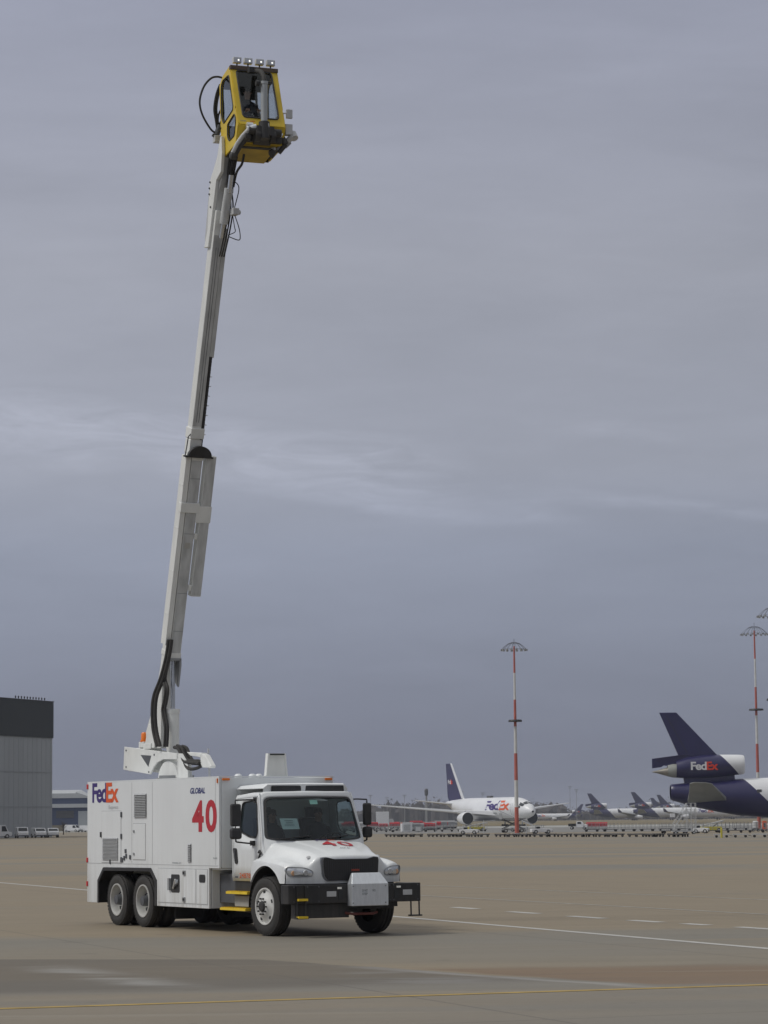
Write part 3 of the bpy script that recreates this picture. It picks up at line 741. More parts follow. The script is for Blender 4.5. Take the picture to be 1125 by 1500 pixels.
g = M()
for s_ in (-1, 1):     # inner arch
    rws = []
    for k in range(21):
        a = math.pi*k/20; rws.append([(.74*math.cos(a), s_*1.16, .50+.74*math.sin(a)), (.74*math.cos(a), s_*.62, .50+.74*math.sin(a))])
    g.grid(rws); g.box(-.6,.6, s_*.60-.01, s_*.60+.01, .6, 1.25)
g.build('inner_fender', BLACK, T)
# grille
def gx(y): return xfront(y)+.012
GO = smooth_poly([(-.60,1.425),(-.40,1.425),(-.36,1.39),(.36,1.39),(.40,1.425),(.60,1.425),(.575,1.08),(.50,.985),(-.50,.985),(-.575,1.08)], .05)
g = M(); cG = Vector((0,1.2)); oo = resample(GO, cG, 80); rows = []
ii = [(a*.93, 1.2+(b-1.2)*.90) for a, b in oo]
g.grid([[(gx(y)-.02, y, z) for y, z in oo], [(gx(y)+.022, y, z) for y, z in [(a*.985,1.2+(b-1.2)*.97) for a,b in oo]], [(gx(y)+.022, y, z) for y, z in [(a*.95,1.2+(b-1.2)*.93) for a,b in oo]], [(gx(y)-.01, y, z) for y, z in ii]], close=True)
gr = g.build('grille', mat('grille_surround', (.20,.21,.23), .35, metal=.5), T, smooth=40)
g = M(); g.add([(1.125, y*.95, 1.2+(z-1.2)*.93) for y, z in oo], [tuple(range(80))]); g.build('mesh_screen', BLACK, gr)
g = M()
for k in range(9):
    z = 1.02+k*.042; g.box(1.128, 1.134, -.47, .47, z, z+.012)
g.build('bar', BLACKP, gr)
g = M()
for k in range(23): y = -.46+k*.042; g.box(1.1255, 1.1275, y, y+.007, 1.01, 1.37)
g.build('bar', DGREY, gr)
for yb in (-1.22,-.95,-.72,.72,.80,1.30):
    for zb_ in (.64,.90): g = M(); g.lathe([(0,.016),(.010,.013)], (1,0,0), (1.25,yb,zb_), 6); g.build('bumper_bolt', DGREY, T)
for s_ in (-1, 1):
    g = M(); g.add([(gx(.5)+.026, s_*.56, 1.40), (gx(.5)+.026, s_*.42, 1.40), (gx(.5)+.026, s_*.36, 1.355), (gx(.5)+.026, s_*.40, 1.325), (gx(.5)+.026, s_*.55, 1.30)], [(0,1,2,3,4)]); g.build('grille_corner', MGREY, gr, solid=.012)
g = M(); g.box(1.134, 1.142, .0, .16, 1.165, 1.20); g.build('badge', mat('badge_red',(.30,.05,.03),.4), gr)
g = M(); g.box(.985, 1.00, -.13, .13, 1.455, 1.505, Matrix.Translation((-.03,0,-.03))); g.build('hood_scoop', MGREY, T, bevel=.01)
def hoodf(u, v):   # u across (y), v up the hood (towards the cab)
    return (v, u, 0)
def on_hood(y, x): return (x, y, htop(x, y)+.014)
def htext(name, t, y0, y1, x0, x1, m_, bold=.04):
    return text(name, t, y0, y1, x0, x1, lambda y, x: on_hood(y, x), m_, T, bold=bold)
htext('fleet_number', '4', -.19, .09, .50, .12, NUMRED, .01); htext('fleet_number', '0', .17, .44, .50, .12, NUMRED, .01)
htext('logo_letters', 'Fed', -.13, .11, .02, -.05, PURPLE); htext('logo_letters', 'Ex', .11, .28, .02, -.05, ORANGE)
htext('model_letters', 'FXE 40', .02, .22, .68, .65, BLACK)
# headlamps
for s_ in (-1, 1):
    HO = smooth_poly([(.72,1.17),(.86,1.235),(1.16,1.255),(1.18,1.17),(1.12,1.08),(.74,1.08)], .05)
    oo = resample(HO, Vector((.95,1.14)), 40)
    def hx(y, z): return xfront(y)+.012+.03*(1-((y-.93)/.25)**2)
    g = M(); g.grid([[(xfront(y)-.03, s_*y, z) for y, z in oo], [(xfront(y)+.02, s_*y, z) for y, z in oo], [(hx(.93+(y-.93)*.5, z)+.004, s_*(.93+(y-.93)*.5), 1.14+(z-1.14)*.5) for y, z in oo], [(hx(.93,1.14)+.004, s_*.93, 1.14) for _ in oo]], close=True)
    hl = g.build('headlight', LENS, T, smooth=60)
    g = M(); g.lathe([(0,.055),(.012,.045)], (1,0,0), (xfront(.84)+.035, s_*.86, 1.145), 20); g.build('bulb', CHROME, hl)
    g = M(); g.lathe([(0,.05),(.012,.04)], (1,0,0), (xfront(1.05)+.028, s_*1.05, 1.14), 20); g.build('indicator', mat('indicator_amber',(.70,.42,.25),.3), hl)
    g = M(); g.tube([(xfront(y)+.024, s_*y, z) for y, z in oo+[oo[0]]], .008, 5, caps=False); g.build('trim', MGREY, hl)
    g = M(); g.lathe([(0,.05),(.02,.045),(.035,.02)], (.4,0,1), (.82, s_*.70, htop(.82,.70)-.005), 16); g.build('hood_marker', LGREY, T, smooth=40)
# --- bumper
g = M()
g.xy(smooth_poly([(.86,-1.27),(1.02,-1.36),(1.25,-1.33),(1.25,1.37),(.98,1.37),(.98,1.25),(.75,1.22),(.75,1.1),(1.1,1.1),(1.1,-1.1),(.86,-1.12)], .03), .60, .935)
g.build('bumper', BLACK, T, bevel=.01)
g = M(); g.box(.98, 1.15, -1.15, -.06, .34, .60); g.box(.98, 1.05, -.06, .9, .48, .60); g.build('air_dam', BLACK, T, bevel=.01)
for yc in (-1.08, 1.235):
    g = M()
    for s_ in (-1, 1): g.tube([(1.262, yc+s_*.085, .93 if yc<0 else .60), (1.27, yc+s_*.085, .34)], .015, 8)
    g.box(1.22, 1.32, yc-.12, yc+.12, .335, .362)
    st = g.build('step_ladder', BLACK, T)
    if yc < 0:
        for z in (.655, .345): q = M(); q.box(1.235, 1.335, yc-.09, yc+.10, z, z+.04); q.build('tread', STEPY, st)
for y in (-.47, 1.085):
    g = M(); g.box(1.25, 1.262, y-.095, y+.095, .72, .815); g.build('bumper_plate', LGREY, T, bevel=.004)
for y in (-.31, .90):
    g = M(); g.box(1.25, 1.275, y-.04, y+.04, .85, .885); g.build('bumper_lamp', LIGHTW, T, bevel=.005)
for y in (-.28, .86):
    g = M(); g.box(1.25, 1.258, y-.045, y+.045, .66, .83); g.build('tow_slot', DARKIN, T)
g = M(); g.tube([(1.16,-.15,.42),(1.2,0,.40),(1.2,.4,.40),(1.16,.5,.42)], .025, 8); g.build('tow_bar', mat('rusty_red',(.16,.05,.04),.7), T, smooth=50)
# steel box on the bumper
ST = [(1.25,.545),(1.43,.545),(1.43,.94),(1.25,1.135)]
g = M()
f0 = [(1.43,-.145,.545),(1.43,.60,.545),(1.43,.60,.94),(1.43,-.145,.94)]
t0 = [(1.27,-.13,1.135),(1.27,.50,1.135)]
b0 = [(1.25,-.145,.545),(1.25,.60,.545),(1.25,.60,.94),(1.25,-.145,.94)]
vs = f0+b0+[(1.25,-.07,1.135),(1.25,.50,1.135),(1.30,-.07,1.135),(1.30,.50,1.135)]
g.add(vs, [(0,1,2,3),(0,3,7,4),(1,5,6,2),(0,4,5,1),(3,2,11,10),(3,10,8,7),(2,6,9,11),(8,10,11,9),(4,7,8,9,6,5)])
sb = g.build('bumper_box', STEEL, T, bevel=.012)
for y in (-.12, .54):
    for z in (.60, .90): g = M(); g.lathe([(0,.014),(.008,.010)], (1,0,0), (1.431,y,z), 8); g.build('box_bolt', MGREY, sb)
text('box_letters', 'DO NOT', .06, .17, .80, .84, lambda u,v:(1.4335,u,v), TEXTG, sb); text('box_letters', 'STEP', .06, .17, .74, .78, lambda u,v:(1.4335,u,v), TEXTG, sb)
text('box_letters', 'NO', .27, .33, .80, .84, lambda u,v:(1.4335,u,v), TEXTG, sb)
# cab steps and battery box
for s_ in (-1, 1):
    g = M(); g.box(-1.60, -.72, min(s_*.55,s_*1.03), max(s_*.55,s_*1.03), .40, .99); g.build('battery_box', BLACK, T, bevel=.02)
    g = M(); g.box(-1.55, -.9, min(s_*1.03,s_*1.06), max(s_*1.03,s_*1.06), .50, .70); g.build('box_cover', MGREY, T, bevel=.01)
    for x0, x1, z in ((-1.66,-.74,.735), (-1.92,-.82,.43)):
        g = M(); g.box(x0, x1, min(s_*.98,s_*1.19), max(s_*.98,s_*1.19), z, z+.045)
        for k in range(10): xk = x0+.04+k*(x1-x0-.08)/9; g.box(xk-.01, xk+.01, min(s_*1.0,s_*1.17), max(s_*1.0,s_*1.17), z+.045, z+.055)
        g.build('cab_step', STEPY, T)

# ------------------------------------------------------------------ boom
ta = math.atan(.285); A = Vector((math.sin(ta), 0, math.cos(ta))); Nn = Vector((math.cos(ta), 0, -math.sin(ta)))   # along, and out of the front face
F0 = Vector((-6.62, 0, 5.46))       # point on the front face plane of the lower section
def BT(s0=0, off=0): 
    """boom frame: local x = out of the front face, y = sideways, z = along the boom"""
    m4 = Matrix.Identity(4)
    for i in range(3): m4[i][0] = Nn[i]; m4[i][1] = (0,1,0)[i]; m4[i][2] = A[i]; m4[i][3] = (F0+A*s0+Nn*off)[i]
    return m4
B = BT()
SL = 4.20           # length of the lower section above F0
g = M(); g.T = B
g.box(-.42, 0, -.12, .12, 0, SL); g.box(-.40,-.02,-.135,-.12,.0,.10); g.box(-.43,.012,-.13,.13,-.02,.10); g.box(-.43,.012,-.13,.13,SL-.06,SL+.0)
bl = g.build('lower_boom', BOOMW, T, bevel=.012)
g = M(); g.T = B; g.box(0.0005, .004, -.112, .112, .10, SL-.07); g.build('shaded_face', BOOMG, bl)  # front face turned from the light, its shade painted as a grey sheet
g = M(); g.T = B
for z in (.55, 1.35, 2.6, 3.75): g.box(.004, .0065, -.112, .112, z, z+.014)
g.build('weld_seam', MGREY, bl)
g = M(); g.T = B; g.box(.004, .007, -.07, .05, 2.30, 2.42); g.build('warning_plate', mat('plate_pale', (.40,.39,.36), .6), bl)
# hose channel on the near side
g = M(); g.T = B; g.box(-.24, .002, -.25, -.14, .26, SL+.02); 
for z in (.9, 1.8, 2.7, 3.6): g.box(-.23, -.01, -.256, -.25, z, z+.02)
g.build('hose_channel', BOOMW, T, bevel=.015)
# tapered foot of the boom down to the pivot
PV = Vector((-7.10, 0, 3.86))
def foot(y0, y1):
    p = [(-6.63,5.50),(-6.80,5.40),(-6.98,5.05),(-7.04,4.40),(-7.10,3.60),(-7.80,3.62),(-7.86,3.95),(-7.40,4.6),(-7.10,5.30),(-7.02,5.6)]
    return p
g = M(); g.xz(foot(0,0), -.12, .12); g.build('boom_foot', BOOMW, T, bevel=.01)
g = M(); g.xz([(-6.60,5.44),(-6.60,5.30),(-6.72,4.86),(-6.90,5.0),(-6.90,5.44)], .10, .14); g.box(-6.9,-6.6,-.13,.14,5.40,5.445); g.build('cylinder_bracket', MGREY, T)
# luffing cylinder
g = M(); g.tube([(-6.735,0,3.45), (-6.735,0,4.385)], .135, 24); g.tube([(-6.735,0,4.31), (-6.735,0,4.40)], .15, 24); cy = g.build('lift_cylinder', BOOMW, T, smooth=40)
g = M(); g.tube([(-6.735,0,4.38), (-6.735,0,5.40)], .05, 16); g.build('piston_rod', CHROME, cy, smooth=40)
# outer box (cylinder guard) beside the boom
g = M(); g.T = B; g.box(-.15, .02, .195, .42, 1.30, SL+.04); o = g.build('guard_box', BOOMW, T, bevel=.01)
g = M(); g.T = B; g.box(0.0201, .024, .203, .412, 1.32, SL+.02); g.build('shaded_face', BOOMG, o)  # same painted shade on the guard's front
g = M(); g.T = B; g.box(-.1, .035, -.26, .16, 3.05, 3.25); g.box(-.1, .03, .10, .44, 2.85, 3.2); g.build('boom_strap', BOOMW, T, bevel=.01)
for z in (2.5, 1.42): g = M(); g.T = B; g.box(-.05,.02,.12,.19,z,z+.12); g.build('boom_strap', BOOMW, T, bevel=.01)
# end collar and cable loop
g = M(); g.T = B; rws = []
for k in range(17):
    a = math.pi*k/16; c, s_ = math.cos(a), math.sin(a)
    rws.append([(-.02, .03-c*.26, SL+.02+s_*.22), (.06, .03-c*.26, SL+.02+s_*.22), (.06, .03-c*.17, SL+.02+s_*.13), (-.02, .03-c*.17, SL+.02+s_*.13)])
g.grid(rws, close=False); g.add([(.06, .03-math.cos(math.pi*k/16)*.26, SL+.02+math.sin(math.pi*k/16)*.22) for k in range(17)], [tuple(range(17))]); g.box(-.05,.07,-.30,.32,SL-.0,SL+.03); g.build('cable_loop', BLACK, T, solid=.004)
# upper section
o2 = -.17
U0, U1 = SL+.0, 9.25
g = M(); g.T = B; g.box(o2-.24, o2, -.12, .09, U0, U1); bu = g.build('upper_boom', BOOMW, T, bevel=.012)
g = M(); g.T = B; g.box(o2+.0005, o2+.004, -.112, .082, U0+.62, U1-.5); g.build('shaded_face', BOOMG, bu)  # painted shade on the front of the upper section
g = M(); g.T = B
for y in (-.04, .012): g.box(o2+.004, o2+.007, y-.006, y+.006, U0+.7, U1-.75)
g.build('rub_mark', mat('rub_dark', (.17,.175,.18), .6, var=.3, scale=1.5, stretch=(2,2,.4)), bu)
g = M(); g.T = B; g.box(o2-.26, o2+.03, -.14, .16, U0+.36, U0+.58); g.box(o2-.25, o2+.015, -.13, .13, U0+.05, U0+.34); g.build('boom_collar', BOOMW, T, bevel=.012)
g = M(); g.T = B; g.box(o2-.12, o2-.02, .10, .20, U0+2.05, U1-.35); g.build('cable_tray', BOOMG, T, bevel=.008)
g = M(); g.T = B
g.box(o2-.11, o2-.03, .10, .155, U0+.05, U0+2.05)
for k in range(27): g.box(o2-.12, o2-.02, .10, .165, U0+.05+k*.075, U0+.12+k*.075)
ch = g.build('cable_chain', BLACK, T)
g = M(); g.T = B
for k in range(7): g.box(o2-.10, o2-.0, .165, .20, U0+.45+k*.20, U0+.463+k*.20)
g.build('chain_guide', LGREY, ch)
g = M(); g.tube([B @ Vector(p) for p in [(o2,-.13,U0+.46),(o2+.02,-.19,U0+.40),(o2+.02,-.2,U0+.2),(-.05,-.26,U0+.03)]], .012, 6); g.build('sensor_cable', BLACK, T)
# levelling head
hp = lambda s, o, y=0: F0+A*s+Nn*o+Vector((0, y, 0))
g = M()
g.xz([(-4.60,14.05),(-4.76,13.72),(-4.56,13.7),(-4.24,14.72),(-4.16,15.0),(-3.94,15.13),(-3.88,15.50),(-3.90,15.86),(-3.96,15.86),(-4.13,15.45),(-4.46,15.06),(-4.54,14.6)], -.17, -.10); g.build('head_plate', BOOMW, T, bevel=.01)
g = M()
g.xz([(-4.88,13.9),(-4.53,13.6),(-4.20,14.78),(-4.05,15.02),(-3.93,15.44),(-4.05,15.60),(-4.27,15.52),(-4.62,15.05)], -.10, .12); g.build('boom_head', BOOMG, T, bevel=.01)
g = M(); 
for x, z in ((-4.44,15.02),(-4.47,14.90),(-4.48,14.78),(-4.42,14.5)): g = M(); g.lathe([(0,.02),(.02,.018)], (0,-1,0), (x,-.17,z), 8); g.build('pin', DGREY, T)
g = M(); g.tube([(-4.17,.0,14.12), (-3.92,.0,14.80)], .088, 16); g.build('levelling_cylinder', BOOMG, T, smooth=40); 
g = M(); g.tube([(-4.28,0,13.85), (-4.15,0,14.15)], .05, 12); g.tube([(-3.90,0,14.70),(-3.80,0,15.05)], .05, 12); g.build('cylinder_rod', CHROME, T, smooth=40)
g = M(); g.box(-4.02,-3.84,.06,.20,14.26,14.40); g.lathe([(0,.055),(.06,.045)],(0,1,0),(-3.93,.20,14.33),10); g.build('valve_block', LGREY, T, bevel=.015)
# black hoses at the head and foot
def hose(name, pts, r, par=T, m_=None, n=8, sub=6):
    P = [Vector(p) for p in pts]; out = []
    for i in range(len(P)-1):
        p0, p1, p2, p3 = P[max(i-1,0)], P[i], P[i+1], P[min(i+2,len(P)-1)]
        for j in range(sub):
            t = j/sub; out.append(.5*((2*p1)+(-p0+p2)*t+(2*p0-5*p1+4*p2-p3)*t*t+(-p0+3*p1-3*p2+p3)*t**3))
    out.append(P[-1]); g = M(); g.tube(out, r, n); return g.build(name, m_ or RUBBER, par, smooth=60)
for k, dy in enumerate((.02, .07, .12)):
    hose('hose', [(-3.90+.03*k,dy+.02,15.46), (-3.93+.02*k,dy,15.28), (-3.98,dy,15.05), (-4.04,dy,14.74)], .034 if k != 1 else .045)
    hose('hose', [(-4.04,dy,14.78), (-4.04,dy+.03,14.45), (-4.15,dy+.02,14.05), (-4.34,dy,13.62), (-4.42,dy,13.5)], .016)
hose('hose', [(-3.45,.12,15.42), (-3.55,.12,15.24), (-3.80,.12,15.12), (-3.96,.12,14.85)], .026)
hose('hose', [(-4.0,.12,14.98),(-3.86,.16,14.90),(-3.83,.18,14.76),(-3.95,.14,14.42)], .010)
hose('hose', [(-3.95,.14,14.28),(-3.92,.22,14.02),(-3.94,.26,13.84),(-4.02,.26,13.78),(-4.2,.14,13.87)], .010)
hose('hose', [(-3.96,.10,14.28),(-4.0,.16,14.05),(-4.06,.20,13.95),(-4.18,.1,13.9)], .009)
for k, d in enumerate(((0,0), (.075,.03))):
    hose('hose', [(-6.50+d[0],-.19+d[1],5.82), (-6.60+d[0],-.21+d[1],5.45), (-6.80+d[0],-.25+d[1],5.02), (-7.00+d[0],-.30+d[1],4.70), (-7.05+d[0],-.32+d[1],4.40), (-7.03+d[0],-.31+d[1],4.0), (-6.88+d[0],-.29+d[1],3.64)], .042)
for k, d in enumerate(((0,0), (.05,.03))):
    hose('hose', [(-6.52+d[0],-.19+d[1],5.7), (-6.68+d[0],-.19+d[1],5.3), (-6.78+d[0],-.2+d[1],5.02), (-6.60+d[0],-.22+d[1],4.80), (-6.68+d[0],-.22+d[1],4.55), (-6.76+d[0],-.22+d[1],4.36), (-6.62+d[0],-.22+d[1],4.02), (-6.66+d[0],-.22+d[1],3.62)], .032)
# --- turret
pl = [(-8.31,3.68),(-8.365,3.195),(-6.95,3.07),(-6.80,3.20),(-6.60,3.31),(-6.30,3.365),(-5.60,3.35),(-5.585,3.47)]
dx = -.47
g = M(); g.xz([(x+dx, z) for x, z in pl], -.215, -.175); tu = g.build('turret_side', BOOMW, T, bevel=.008)
g = M(); g.xz([(min(x+dx, -6.5), z) for x, z in pl], .175, .215); g.build('turret_side', BOOMW, T, bevel=.008)
g = M(); g.xz([(-7.43+dx,3.485),(-6.88+dx,3.455),(-7.03+dx,3.23)], -.221, -.216); g.build('cut_out', DGREY, tu)
for x, z in ((-6.72,3.47),(-7.0,3.12),(-8.2,3.25),(-8.2,3.60)): g = M(); g.lathe([(0,.022),(.012,.018)], (0,-1,0), (x+dx,-.216,z), 10); g.build('bolt_head', DGREY, tu)
g = M(); g.box(-8.34+dx, -7.2+dx, -.17, .17, 3.22, 3.64); g.box(-8.2+dx,-7.2+dx,-.16,.16,3.16,3.23); g.build('counterweight', BOOMW, T, bevel=.01)
g = M(); g.box(-7.35+dx, -6.95+dx, -.20, -.06, 3.60, 3.72); g.build('hose_bracket', BOOMW, T, bevel=.01)
g = M(); g.xz([(-6.62+.50*math.cos(R(a)), 2.93+.40*math.sin(R(a))) for a in range(0, 181, 12)], -.165, .165); g.build('turntable', BOOMW, T, smooth=40)
g = M(); g.lathe([(0,.42),(.05,.42),(.05,.36),(.10,.36)], (0,0,1), (-6.55,0,2.93), 36); g.build('slew_ring', MGREY, T, smooth=40)
g = M(); g.xz([(-6.04,3.47),(-6.04,2.96),(-5.55,2.96),(-5.55,3.22),(-5.88,3.46)], -.20, -.16); g.box(-6.06,-6.02,-.20,.10,2.97,3.47); g.build('front_bracket', BOOMW, T)
for y0, y1 in ((-.17,-.13),(.13,.17)):
    g = M(); g.xz([(-7.80,3.62),(-7.30,3.62),(-7.22,4.05),(-7.62,4.12)], y0, y1); g.build('pivot_lug', BOOMW, T)
g = M(); g.lathe([(0,.09),(.04,.09)], (0,0,1), (-7.92,-.12,3.76), 16); g.lathe([(0.04,.075),(.17,.072),(.20,.05)], (0,0,1), (-7.92,-.12,3.76), 20); g.build('beacon', AMBER, T, smooth=40)
g = M(); g.box(-8.05,-7.80,-.2,-.04,3.64,3.76); g.build('beacon_bracket', BOOMW, T, bevel=.01)
# swivel hoses and end housing in front of the turret
g = M(); g.xz([(-5.79,3.49),(-5.03,3.45),(-5.06,3.36),(-5.60,3.41)], -.12, .0); g.build('swivel_cover', BOOMW, T, bevel=.01)
g = M(); g.xz([(-5.13,3.46),(-4.90,3.41),(-4.61,3.18),(-4.66,3.14),(-5.03,3.16),(-5.12,3.22)], -.12, .0); g.build('swivel_housing', BOOMW, T, bevel=.02)
g = M(); g.tube([(-5.05,.05,2.93),(-5.05,.05,3.2)], .022, 10); g.build('swivel_post', LGREY, T)
g = M(); g.tube([(-5.10,.05,3.44),(-5.10,.05,3.54)], .02, 8); g.build('swivel_post', LGREY, T)
for dy, dz in ((-.16,0), (-.10,.03), (-.04,-.02), (.02,.02)):
    hose('hose', [(-6.30,dy,3.60+dz),(-6.10,dy,3.56+dz),(-5.95,dy,3.42+dz),(-5.75,dy-.02,3.30+dz),(-5.45,dy-.02,3.27+dz),(-5.22,dy,3.26+dz),(-5.10,dy,3.24)], .036)
hose('hose', [(-5.9,-.14,3.40),(-5.7,-.18,3.22),(-5.45,-.2,3.14),(-5.2,-.16,3.15),(-5.08,-.10,3.20)], .034)

# ------------------------------------------------------------------ operator cabin (its own frame, turned 8 degrees from the truck)
K = bpy.data.objects.new('operator_cabin', None); scene.collection.objects.link(K); K.parent = T
K.location = (-4.08, 0, 15.541); K.rotation_euler = (0, 0, -(R(70)-1.07299))
YL, YR = -.045, .925
PF = [(.53,1.69),(.03,1.60),(-.20,1.47),(-.055,.02),(-.03,-.10),(.75,-.02),(.92,.02),(1.0,.20),(1.08,.36)]
# sides with window openings
W1 = smooth_poly([(.485,1.52),(.785,.74),(.10,.60),(-.045,.78),(-.06,1.40),(.03,1.51)], .06)
W2 = smooth_poly([(.85,.63),(.955,.50),(.86,.18),(.48,.15),(.375,.26),(.375,.52)], .06)
def cabside(y, th):
    g = M(); top = [(.53,1.69),(.03,1.60),(-.20,1.47),(-.122,.70),(.10,.54),(.36,.60),(.80,.70),(.92,.70)]
    top = [(.53,1.69),(.03,1.60),(-.20,1.47),(-.115,.56),(.30,.575),(.865,.72),(.915,.72)]
    top[-1] = (.53+(1.69-.72)*(.55/1.33), .72)
    bot = [(-.115,.56),(-.03,-.10),(.75,-.02),(.92,.02),(1.0,.20),(1.08,.36),top[-1],top[-2],top[-3]]
    ring(g, top, W1, lambda a, b: (a, y, b), 80, 2); ring(g, bot, W2, lambda a, b: (a, y, b), 80, 2)
    return g.build('cabin_side', YELLOW, K, solid=.03)
for y in (YL, YR):
    cabside(y, 0)
    for Wp, c in ((W1, Vector((.3,1.1))), (W2, Vector((.65,.38)))):
        rm = resample(Wp, c, 50); g = M(); g.add([(a, y, b) for a, b in rm], [tuple(range(50))]); wn_ = g.build('side_window', CGLASS, K)
        g = M(); sy = -.018 if y == YL else .018; g.tube([(a, y+sy, b) for a, b in rm+[rm[0]]], .014, 5, caps=False); g.build('seal', BLACKP, wn_)
# front face (raked) with big window
def fz(y, t, off=0):   # t 0 at sill, 1 at roof
    p0 = Vector((1.08, y, .36)); p1 = Vector((.53, y, 1.69)); n = Vector((1.33, 0, .55)).normalized()
    return tuple(p0*(1-t)+p1*t+n*off)
FO = [(YL,0),(YR,0),(YR,1),(YL,1)]
FI = smooth_poly([(.065,.12),(.815,.12),(.81,.50),(.80,.93),(.06,.93)], .06)
g = M(); ring(g, FO, FI, lambda a, b: fz(a, b), 100, 2); g.build('cabin_front', YELLOW, K, solid=.03)
rm = resample(FI, Vector((.43,.5)), 80)
g = M(); g.add([fz(a, b) for a, b in rm], [tuple(range(80))]); fwin = g.build('front_window', CGLASS, K)
g = M(); g.tube([fz(a, b, .018) for a, b in rm+[rm[0]]], .018, 5, caps=False); g.build('seal', BLACKP, fwin)
# lower front, floor, rear, roof
g = M()
for (a, b) in zip(PF[5:], PF[6:]):
    g.add([(a[0],YL,a[1]),(a[0],YR,a[1]),(b[0],YR,b[1]),(b[0],YL,b[1])], [(0,1,2,3)])
g.build('lower_panel', YELLOW, K, solid=.025)
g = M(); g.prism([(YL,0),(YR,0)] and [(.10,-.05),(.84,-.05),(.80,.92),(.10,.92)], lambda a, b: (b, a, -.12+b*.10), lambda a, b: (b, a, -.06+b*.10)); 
g.build('cabin_floor', mat('floor_shade_yellow', (.42,.29,.03), .6, var=.2, scale=3), K, bevel=.01)  # cabin yellow made darker and browner: shade of the underside painted in
g = M(); g.box(-.05,.9,YL+.01,YR-.01,-.045,-.01, Matrix.Identity(4)); g.build('floor_mat', DARKIN, K)
xr_ = lambda z: -.115-(z-.56)/.91*.085 if z > .56 else -.115+(.56-z)/.66*.085
g = M()
def rpan(g, y0, y1, z0, z1, off=0): g.add([(xr_(z0)+off,y0,z0),(xr_(z0)+off,y1,z0),(xr_(z1)+off,y1,z1),(xr_(z1)+off,y0,z1)], [(0,1,2,3)])
OP = [(YL,.02,None),(.02,.36,(.62,1.40)),(.36,.60,None),(.60,.70,(1.02,1.22)),(.70,.74,None),(.74,.90,(.60,1.40)),(.90,YR,None)]
for off, m_, nm in ((0, YELLOW, 'cabin_rear'), (.022, DARKIN, 'lining')):
    g = M()
    for y0, y1, op in OP:
        if op is None: rpan(g, y0, y1, -.10, .56, off); rpan(g, y0, y1, .56, 1.47, off)
        else: rpan(g, y0, y1, -.10, .56, off); rpan(g, y0, y1, .56, op[0], off); rpan(g, y0, y1, op[1], 1.47, off)
    g.build(nm, m_, K, solid=.012)
g = M()
for y0, y1, op in OP:
    if op: rpan(g, y0, y1, op[0], op[1], .006)
g.build('rear_window', CGLASS, K)
g = M(); g.add([(.49,YL+.02,1.655),(.49,YR-.02,1.655),(.03,YR-.02,1.565),(.03,YL+.02,1.565),(-.17,YR-.02,1.44),(-.17,YL+.02,1.44)], [(0,1,2,3),(3,2,4,5)]); g.build('headliner', DARKIN, K, solid=.01)
g = M()
for a, b in zip(PF[0:2], PF[1:3]): g.add([(a[0],YL-.01,a[1]),(a[0],YR+.01,a[1]),(b[0],YR+.01,b[1]),(b[0],YL-.01,b[1])], [(0,1,2,3)])
g.build('cabin_roof', YELLOW, K, solid=.03)
g = M(); g.box(.50,.60,YL-.02,YR+.02,1.615,1.70); g.build('visor', mat('brown_visor',(.10,.07,.05),.6), K, bevel=.008)
for y in (.109,.342,.585,.82):
    g = M(); g.box(.42,.53,y-.085,y+.085,1.775,1.895); fl = g.build('flood_lamp', LGREY, K, bevel=.012)
    g = M(); g.box(.53,.535,y-.065,y+.065,1.79,1.88); g.build('lens', LENS, fl)
    g = M(); g.lathe([(0,.020),(.006,.014)], (1,0,0), (.536,y+.02,1.83), 12); g.build('bulb', LAMPON, fl)
    g = M(); g.tube([(.48,y,1.70),(.48,y,1.78)], .016, 8); g.build('stem', BLACK, fl)
# vertical nozzle tube in front with black bracket
g = M(); g.tube([(1.22,.445,.36),(1.20,.455,1.20)], .068, 20); g.tube([(1.20,.455,1.18),(1.20,.456,1.235)], .080, 20); nz = g.build('nozzle_tube', mat('grey_tube',(.40,.42,.42),.35,metal=.3), K, smooth=40)
g = M(); g.tube([(1.20,.456,1.23),(1.13,.47,1.36),(.95,.475,1.50),(.66,.475,1.60)], .05, 12); g.build('nozzle_hose', RUBBER, K, smooth=50)
g = M(); g.box(1.12,1.22,.32,.62,1.20,1.235); g.lathe([(0,.06),(.06,.06)],(0,1,0),(1.2,.28,1.19),12); g.box(.90,1.05,.20,.30,1.46,1.56); g.build('tube_bracket', BLACK, K)
g = M(); g.xz([(1.0,.22),(1.30,.30),(1.32,.12),(1.02,-.02)], .27, .63); g.tube([(1.22,.445,.40),(1.24,.44,.05)], .11, 14); g.tube([(1.2,.12,.22),(1.2,.80,.20)], .08, 12); g.lathe([(-.05,.13),(.05,.13)],(0,1,0),(1.2,.30,.12),16); g.lathe([(-.05,.12),(.05,.12)],(0,1,0),(1.2,.62,.12),16); g.build('nozzle_mount', BLACK, K, smooth=40)
g = M(); g.box(.98,1.10,.10,.86,.03,.20); g.build('front_beam', BLACK, K)
g = M(); g.tube([(1.18,.10,.25),(1.22,.28,.30)], .055, 10); g.lathe([(-.06,.07),(.06,.07)],(0,1,0),(1.16,.16,.32),12); g.tube([(1.22,.66,.22),(1.2,.82,.16)], .045, 10); g.tube([(1.26,.36,.1),(1.3,.42,.34)], .02, 8); g.tube([(1.26,.54,.1),(1.3,.50,.36)], .02, 8); g.build('valve', STEEL, K, smooth=40)
